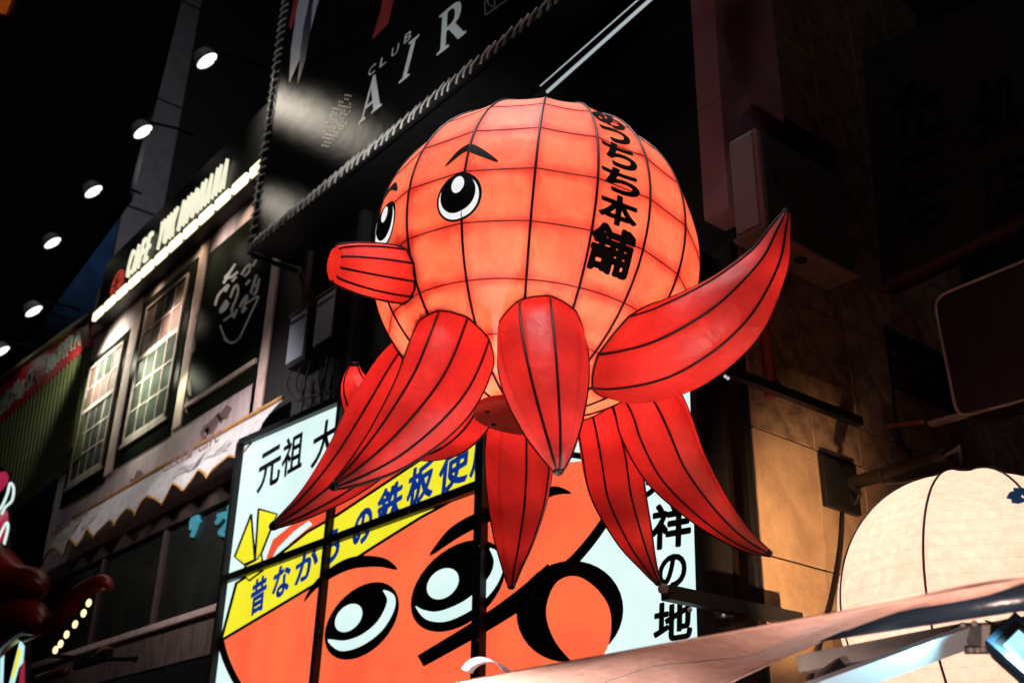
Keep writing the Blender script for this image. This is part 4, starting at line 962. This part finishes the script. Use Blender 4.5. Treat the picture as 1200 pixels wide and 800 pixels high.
# ------------------------------------------------------------------ brackets and cables by the stone wall
bk = thing('wall_bracket', on_y(778, 690, 4.75), 'black square bar sticking out below the rightmost octopus tentacles', 'bracket')
pA = on_y(780, 694, 4.75); pB = on_x(890, 716, pA.x)
MB().bar(pA, pB + Vector((0, .4, 0)), .075, .085).build('bar', M['blackmetal'], bk)
MB().bar(pA + Vector((0, .75, -.22)), pB + Vector((0, .2, -.16)), .03, .03).build('lower_rod', M['blackmetal'], bk)
for s_ in (.2, .55): MB().ball(pA.lerp(pB, s_) + Vector((.03, 0, -.08)), .015, 10).build('bolt', M['alu'], bk, True)
MB().lathe([(.02, -.02), (.03, -.015), (.03, .015), (.02, .02)], pA + Vector((0, -.02, .02)), (0, 1, 0), 12).build('end_ring', M['greymetal'], bk)
pA = on_y(836, 428, 5.3); pB = on_x(1008, 494, pA.x)
b2 = thing('wall_bracket', pA, 'long black bar running back along the stone wall behind the raised tentacle', 'bracket')
MB().bar(pA, pB, .055, .07).build('bar', M['blackmetal'], b2)
for u, v in ((850, 441), (853, 443)): MB().ball(on_y(u, v, 5.25), .012, 10).build('pilot_light', M['tubelight'], b2, True)
xw = X_CORNER + .03
bx = thing('junction_box', on_x(983, 570, xw), 'square black junction box on the tan stone wall left of the cream lantern', 'junction box')
q = [on_x(u, v, xw) for u, v in ((963, 533), (1003, 548), (1001, 604), (962, 592))]
z1 = (q[0].z + q[1].z) / 2; z0 = (q[2].z + q[3].z) / 2; y0 = (q[0].y + q[3].y) / 2; y1 = (q[1].y + q[2].y) / 2
MB().box((xw - .015, y0, z0), (xw + .04, y1, z1), .012).build('case', M['blackmetal'], bx)
MB().box((xw + .041, y0 + .02, z0 + .02), (xw + .05, y1 - .02, z1 - .02), .005).build('lid', M['blackmetal'], bx)
tag(MB().tube([Vector(p) for p in spline([tuple(on_x(u, v, xw + .03)) for u, v in ((988, 600), (986, 640), (978, 690), (966, 740), (952, 790), (940, 850))], 6)], .013, 6).build('cable', M['blackmetal'], smooth=True), 'thin black cable hanging from the junction box down the stone wall', 'cable')
gp = thing('gooseneck_pole', on_y(1000, 566, 6.4), 'black pole slanting from the junction box above the cream lantern', 'pole')
MB().tube([on_y(1000, 566, 6.7), on_y(1050, 551, 6.5), on_y(1110, 532, 6.3)], .05, 10).build('pole', M['blackmetal'], gp, True)
MB().tube([on_y(998, 578, 6.7), on_y(1003, 590, 6.65), on_y(1008, 578, 6.62), on_y(1003, 566, 6.66)], .016, 6).build('hook', M['blackmetal'], gp, True)
MB().tube([on_y(1030, 552, 6.5), on_y(1034, 566, 6.45), on_y(1056, 566, 6.45), on_y(1100, 556, 6.3)], .010, 6).build('wire', M['greymetal'], gp, True)
tag(MB().tube([Vector(p) for p in spline([tuple(on_x(u, v, X_CORNER + .06)) for u, v in ((1046, 440), (1048, 480), (1056, 515), (1068, 535))], 6)], .014, 6).build('cable', M['blackmetal'], smooth=True), 'black cable drooping below the maroon wall vent', 'cable')

# ------------------------------------------------------------------ the octopus lantern
D = 5.6; SC = D / FPX
OB = Ball(at(627, 309, D), 190 * SC, 16, rad(-.4), .07, .85, w=.87)
oc = thing('octopus_lantern', OB.c - Vector((0, 0, OB.R)), 'giant glowing red octopus lantern with snout, painted eyes and curling tentacles', 'lantern')
_la = [OB.inv(625, y)[1] for y in (151, 196.5, 259, 332)]; R0, RD = (_la[1] + _la[2]) / 2 + (_la[0] - _la[3]) / 6, (_la[0] - _la[3]) / 3
body = OB.skin('body', M['body'], oc, rad(-77), rad(88), 72, 8, R0, RD)
for k in range(16): OB.rib(k, rad(-77), rad(88), .0062, .001).build('rib', M['wire'], body, True)
for k in (-3, -2, -1, 0, 1, 2, 3): OB.hoop(R0 + k * RD, .0028, .000).build('hoop', M['redwire'], body, True)
pl = MB().lathe([(0, .035), (.225, .035), (.232, .03), (.232, .004), (.225, 0), (0, 0)], OB.c - OB.k * (OB.R * .985 + .03), OB.k, 40).build('base_plate', M['plate'], oc, 'auto')
for a in range(6):
    MB().lathe([(.012, 0), (.012, .004)], OB.c - OB.k * (OB.R * .985 + .031) + (OB.f * math.cos(a * 1.047 + .9) + OB.r * math.sin(a * 1.047 + .9)) * .17, -OB.k, 10).build('bolt', M['ink'], pl)
# eyes on both sides of the snout
aE1, lE1 = OB.inv(536, 230); aE2, lE2 = OB.inv(449, 263)
azF = (aE1 + aE2) / 2; lE = lE1
print('eyes', [math.degrees(x) for x in (aE1, lE1, aE2, lE2, azF)], 'R', OB.R)
def disc(az, la, dx, dy, a, b, off, name, m, parent, mirror=1, nr=6, ns=36, tilt=0):
    vs = []
    for j in range(nr + 1):
        for i in range(ns):
            t = 6.283185 * i / ns; x0, y0 = a * j / nr * math.cos(t), b * j / nr * math.sin(t)
            x = (dx + x0 * math.cos(tilt) - y0 * math.sin(tilt)) * mirror; y = dy + x0 * math.sin(tilt) + y0 * math.cos(tilt)
            l = la + y / OB.R; vs.append(OB.pt(az + x / OB.R / math.cos(l), l, off))
    return MB().add(vs, [(j * ns + i, j * ns + (i + 1) % ns, (j + 1) * ns + (i + 1) % ns, (j + 1) * ns + i) for j in range(nr) for i in range(ns)]).build(name, m, parent)
for az, la, mi in ((aE1, lE1, 1), (aE2, lE2, -1)):
    e = disc(az, la, 0, 0, .118, .122, .0045, 'eye', M['ink'], oc, mi)
    disc(az, la, 0, -.004, .105, .107, .0065, 'sclera', M['white'], e, mi)
    disc(az, la, -.003, .016, .092, .097, .0085, 'pupil', M['ink'], e, mi)
    disc(az, la, .0, .056, .034, .042, .0105, 'highlight', M['white'], e, 1)
br1 = [OB.inv(u, v) for u, v in ((521, 194), (530, 185.5), (540, 177.5), (550, 174), (560, 177), (571, 182), (583, 188.5))]
tb = lambda t: .12 + 1.0 * math.sin(math.pi * min(1, max(0, t))) ** .8
ball_stroke(OB, br1, .044, .006, 'eyebrow', M['ink'], oc, tb)
ball_stroke(OB, [(2 * azF - a, l) for a, l in br1], .044, .006, 'eyebrow', M['ink'], oc, tb)
# black lettering down one gore
aT, _ = OB.inv(722, 245); aT = OB.az0 + 2 * OB.h * 1.5 - .03
def ball_char(ch, v0, v1, w, skew=0):
    l1 = OB.inv(712, v0)[1] if v0 > 122 else rad(60); l0 = OB.inv(718, v1)[1]
    vs, fs = glyph(ch, .040); bm = bmesh.new(); bv = [bm.verts.new(v) for v in vs]
    for f in fs:
        try: bm.faces.new([bv[i] for i in f])
        except ValueError: pass
    for ax in (0, 1):
        for c in [x / 8 for x in range(1, 8)]:
            no = (1, 0, 0) if ax == 0 else (0, 1, 0)
            bmesh.ops.bisect_plane(bm, geom=bm.verts[:] + bm.edges[:] + bm.faces[:], plane_co=(c, c, 0), plane_no=no)
    for v in bm.verts:
        la = l0 + (l1 - l0) * v.co.y
        v.co = OB.pt(aT + (v.co.x - .5) * w * 1.1 / OB.R / math.cos(la) + skew, la, .004 + .0003 * v.co.z)
    MB().bm(bm).build('lettering', M['ink'], body)
for a in (('あ', 123, 148, .20), ('っ', 146, 164, .18), ('ち', 163, 192, .20), ('ち', 192, 223, .22), ('本', 223, 262, .215), ('舗', 261, 324, .24)): ball_char(*a)
# snout
aS, lS = OB.inv(466, 322)
sbase = OB.pt(aS, lS); stip = at(391, 309, (sbase - CAM).length - .15)
sd = (stip - sbase).normalized(); s0 = sbase - sd * .20; SL = (stip - s0).length
prof = [(.150, 0), (.158, .20), (.163, .36), (.162, .50), (.156, .62), (.146, .74), (.132, .85), (.116, .94), (.104, .985), (.085, 1.0), (.04, 1.006), (0, 1.007)]
prof = [(r * .81, h * SL) for r, h in prof]
N1 = sd.cross(Vector((0, 0, 1))).normalized(); N2 = N1.cross(sd); sg_ = 10; per = 5; vs = []; uv = []
pf = spline(prof, 4)
for i in range(sg_ * per + 1):
    th = 6.283185 * i / (sg_ * per); d = ((i / per) % 1 - .5) * 6.283185 / sg_; ch = math.cos(math.pi / sg_) / math.cos(d)
    for j, (r, h) in enumerate(pf):
        vs.append(s0 + sd * h + (N1 * math.cos(th) + N2 * math.sin(th)) * max(r, 0) * ch); uv.append((i / per, .5))
n = len(pf)
sn = MB().add(vs, [(i * n + j, (i + 1) * n + j, (i + 1) * n + j + 1, i * n + j + 1) for i in range(sg_ * per) for j in range(n - 1)]).build('snout', M['snout'], oc, True, uvs=uv)
for k in range(sg_):
    th = 6.283185 * k / sg_
    MB().tube([s0 + sd * h + (N1 * math.cos(th) + N2 * math.sin(th)) * (r + .001) for r, h in pf[4:-9]], .0055, 6).build('rib', M['wire'], sn, True)
def leave(path_pts, B):
    """first point of a path that lies outside the body"""
    for i in range(len(path_pts) - 1):
        if (path_pts[i + 1] - B.c).length > B.R * .995 >= (path_pts[i] - B.c).length: return i + 1
    return 0
rim = []
for i in range(48):
    th = 6.283185 * i / 48; q = [s0 + sd * (h / 100 * .5) + (N1 * math.cos(th) + N2 * math.sin(th)) * .131 for h in range(100)]
    rim.append(q[leave(q, OB)])
MB().tube(rim, .006, 6, True).build('seam_ring', M['wire'], sn, True)
lamp('snout_lamp', 'POINT', s0 + sd * .36, 2.0, (1, .62, .45), .05, parent=oc)
# tentacles: centre line (as seen in the street: bearing, height and distance behind / before the body) and half width
TENT = [
    ([(634, 378, -.40, 40), (634, 402, -.85, 53), (639, 445, -1.12, 51), (646, 492, -1.30, 37), (652, 530, -1.40, 19), (655, 556, -1.44, 2.5)], 'tentacle pointing straight down at the front', 9, .0),
    ([(536, 384, -.30, 42), (528, 417, -.66, 51), (505, 468, -.84, 48), (464, 517, -.95, 34), (422, 551, -1.0, 17), (387, 572, -1.05, 2.5)], None, 9, .3),
    ([(498, 410, .10, 32), (478, 444, .02, 44), (447, 498, -.04, 46), (406, 549, -.10, 33), (360, 590, -.15, 16), (316, 619, -.18, 2.5)], None, 9, .1),
    ([(572, 440, .25, 32), (550, 474, .42, 38), (518, 492, .68, 44), (474, 494, .92, 44), (434, 476, 1.06, 30), (417, 451, 1.12, 18), (415, 424, 1.14, 3.5)], 'tentacle curling up behind the left side', 8, .2),
    ([(704, 414, -.25, 44), (738, 418, -.48, 54), (794, 404, -.60, 56), (852, 366, -.64, 47), (896, 312, -.62, 27), (913, 272, -.60, 13), (923, 245, -.58, 2.5)], 'tentacle raised and curling up to a point on the right', 8, .35),
    ([(728, 425, .05, 30), (752, 460, .15, 38), (766, 492, .24, 43), (790, 543, .34, 38), (832, 596, .41, 24), (872, 632, .45, 12), (905, 650, .46, 2.5)], None, 8, .15),
    ([(690, 430, .15, 28), (704, 474, .30, 33), (713, 515, .44, 36), (722, 568, .60, 34), (742, 624, .70, 23), (760, 662, .75, 10), (773, 685, .77, 2.5)], None, 8, .1),
    ([(612, 430, .30, 34), (610, 482, .52, 38), (609, 528, .75, 41), (607, 580, .90, 36), (603, 630, 1.0, 24), (600, 666, 1.05, 11), (599, 690, 1.07, 2.5)], None, 8, .2),
]
for pts, lab, ng_, ph in TENT:
    P = spline(pts, 14); N = len(P)
    C3 = [at(u, v, D + d) for u, v, d, w in P]; RR = [w * (D + d) / FPX for u, v, d, w in P]
    # frames
    T = [(C3[min(i + 1, N - 1)] - C3[max(i - 1, 0)]).normalized() for i in range(N)]
    up = (C3[0] - OB.c).normalized(); A_ = (up - T[0] * up.dot(T[0])).normalized(); fr_ = []
    for i in range(N):
        A_ = (A_ - T[i] * A_.dot(T[i])).normalized(); fr_.append((A_.copy(), T[i].cross(A_)))
    per = 5; na = ng_ * per; h_ = math.pi / ng_; grid = []
    for i in range(N):
        row = []
        for k in range(na + 1):
            th = 6.283185 * k / na + ph; d = ((k / per) % 1 - .5) * 2 * h_; ch = math.cos(h_) / math.cos(d); ch = 1 + (ch - 1) * .45
            row.append(C3[i] + (fr_[i][0] * math.cos(th) + fr_[i][1] * math.sin(th)) * RR[i] * ch)
        grid.append(row)
    n = na + 1
    vs = [p for r in grid for p in r]; uv = [(k / per, .5) for r in grid for k in range(n)]
    te = MB().add(vs, [(i * n + k, (i + 1) * n + k, (i + 1) * n + k + 1, i * n + k + 1) for i in range(N - 1) for k in range(na) if max((grid[a_][b_] - OB.c).length for a_ in (i, i + 1) for b_ in (k, k + 1)) > OB.R * .97]).build('tentacle', M['tent'], oc, True, uvs=uv, label=lab)
    ins = []
    for k in range(na):
        col = [grid[i][k] for i in range(N)]; i0 = leave(col, OB)
        a, b = col[max(i0 - 1, 0)], col[i0]; da, db = (a - OB.c).length - OB.R, (b - OB.c).length - OB.R
        t = max(0, min(1, -da / (db - da))) if abs(db - da) > 1e-6 else 0
        ins.append(a.lerp(b, t))
        if k % per == 0:
            MB().tube([ins[-1]] + col[i0:], [.0062] * (N - i0 - 8) + [.0062 - .0005 * q for q in range(9)], 6).build('rib', M['wire'], te, True)
    MB().tube(ins, .0062, 6, True).build('seam_ring', M['wire'], te, True)
    MB().tube(C3[-5:], [RR[-5] * .9 + .004, RR[-4] + .005, RR[-3] + .006, RR[-2] + .006, .004], 8).build('tip', M['wire'], te, True)
    nl_ = [(.20, 3.2), (.42, 1.8), (.66, .75)] + ([(.84, 1.6)] if lab and 'behind' in lab else [])  # last entry: lamp added to brighten the curled tip behind
    L = sum((C3[i + 1] - C3[i]).length for i in range(N - 1))
    for f_, w_ in nl_:
        i = int(f_ * (N - 1))
        while i < N - 8 and (C3[i] - OB.c).length < OB.R + .10: i += 1
        lamp('tentacle_lamp', 'POINT', C3[i], w_, (1, .55, .42), min(.05, RR[i] * .4), parent=oc)
lamp('crown_fill', 'SPOT', on_y(560, -420, 2.2), 760, (1, .90, .94), .6, OB.c + OB.k * .5, 40, .6)  # added soft light from above, no fixture, brightens the crown
lamp('body_lamp', 'POINT', OB.c - OB.k * .24, 32, (1, .80, .60), .18, parent=oc)
lamp('body_lamp', 'POINT', OB.c - OB.k * .50, 7, (1, .82, .42), .22, parent=oc)
lamp('body_lamp', 'POINT', OB.c + OB.k * .34, 11, (1, .80, .66), .15, parent=oc)
# steel arm that carries the lantern from the facade, behind the body
pb_ = on_y(598, 430, YS + .05); pa_ = OB.c + (pb_ - OB.c).normalized() * OB.R * .93
MB().bar(pa_, pb_, .09, .12).build('mounting_arm', M['blackmetal'], oc)
MB().lathe([(.12, 0), (.12, .03)], pa_ + (pb_ - pa_).normalized() * .03, pb_ - pa_, 16).build('mounting_flange', M['blackmetal'], oc)
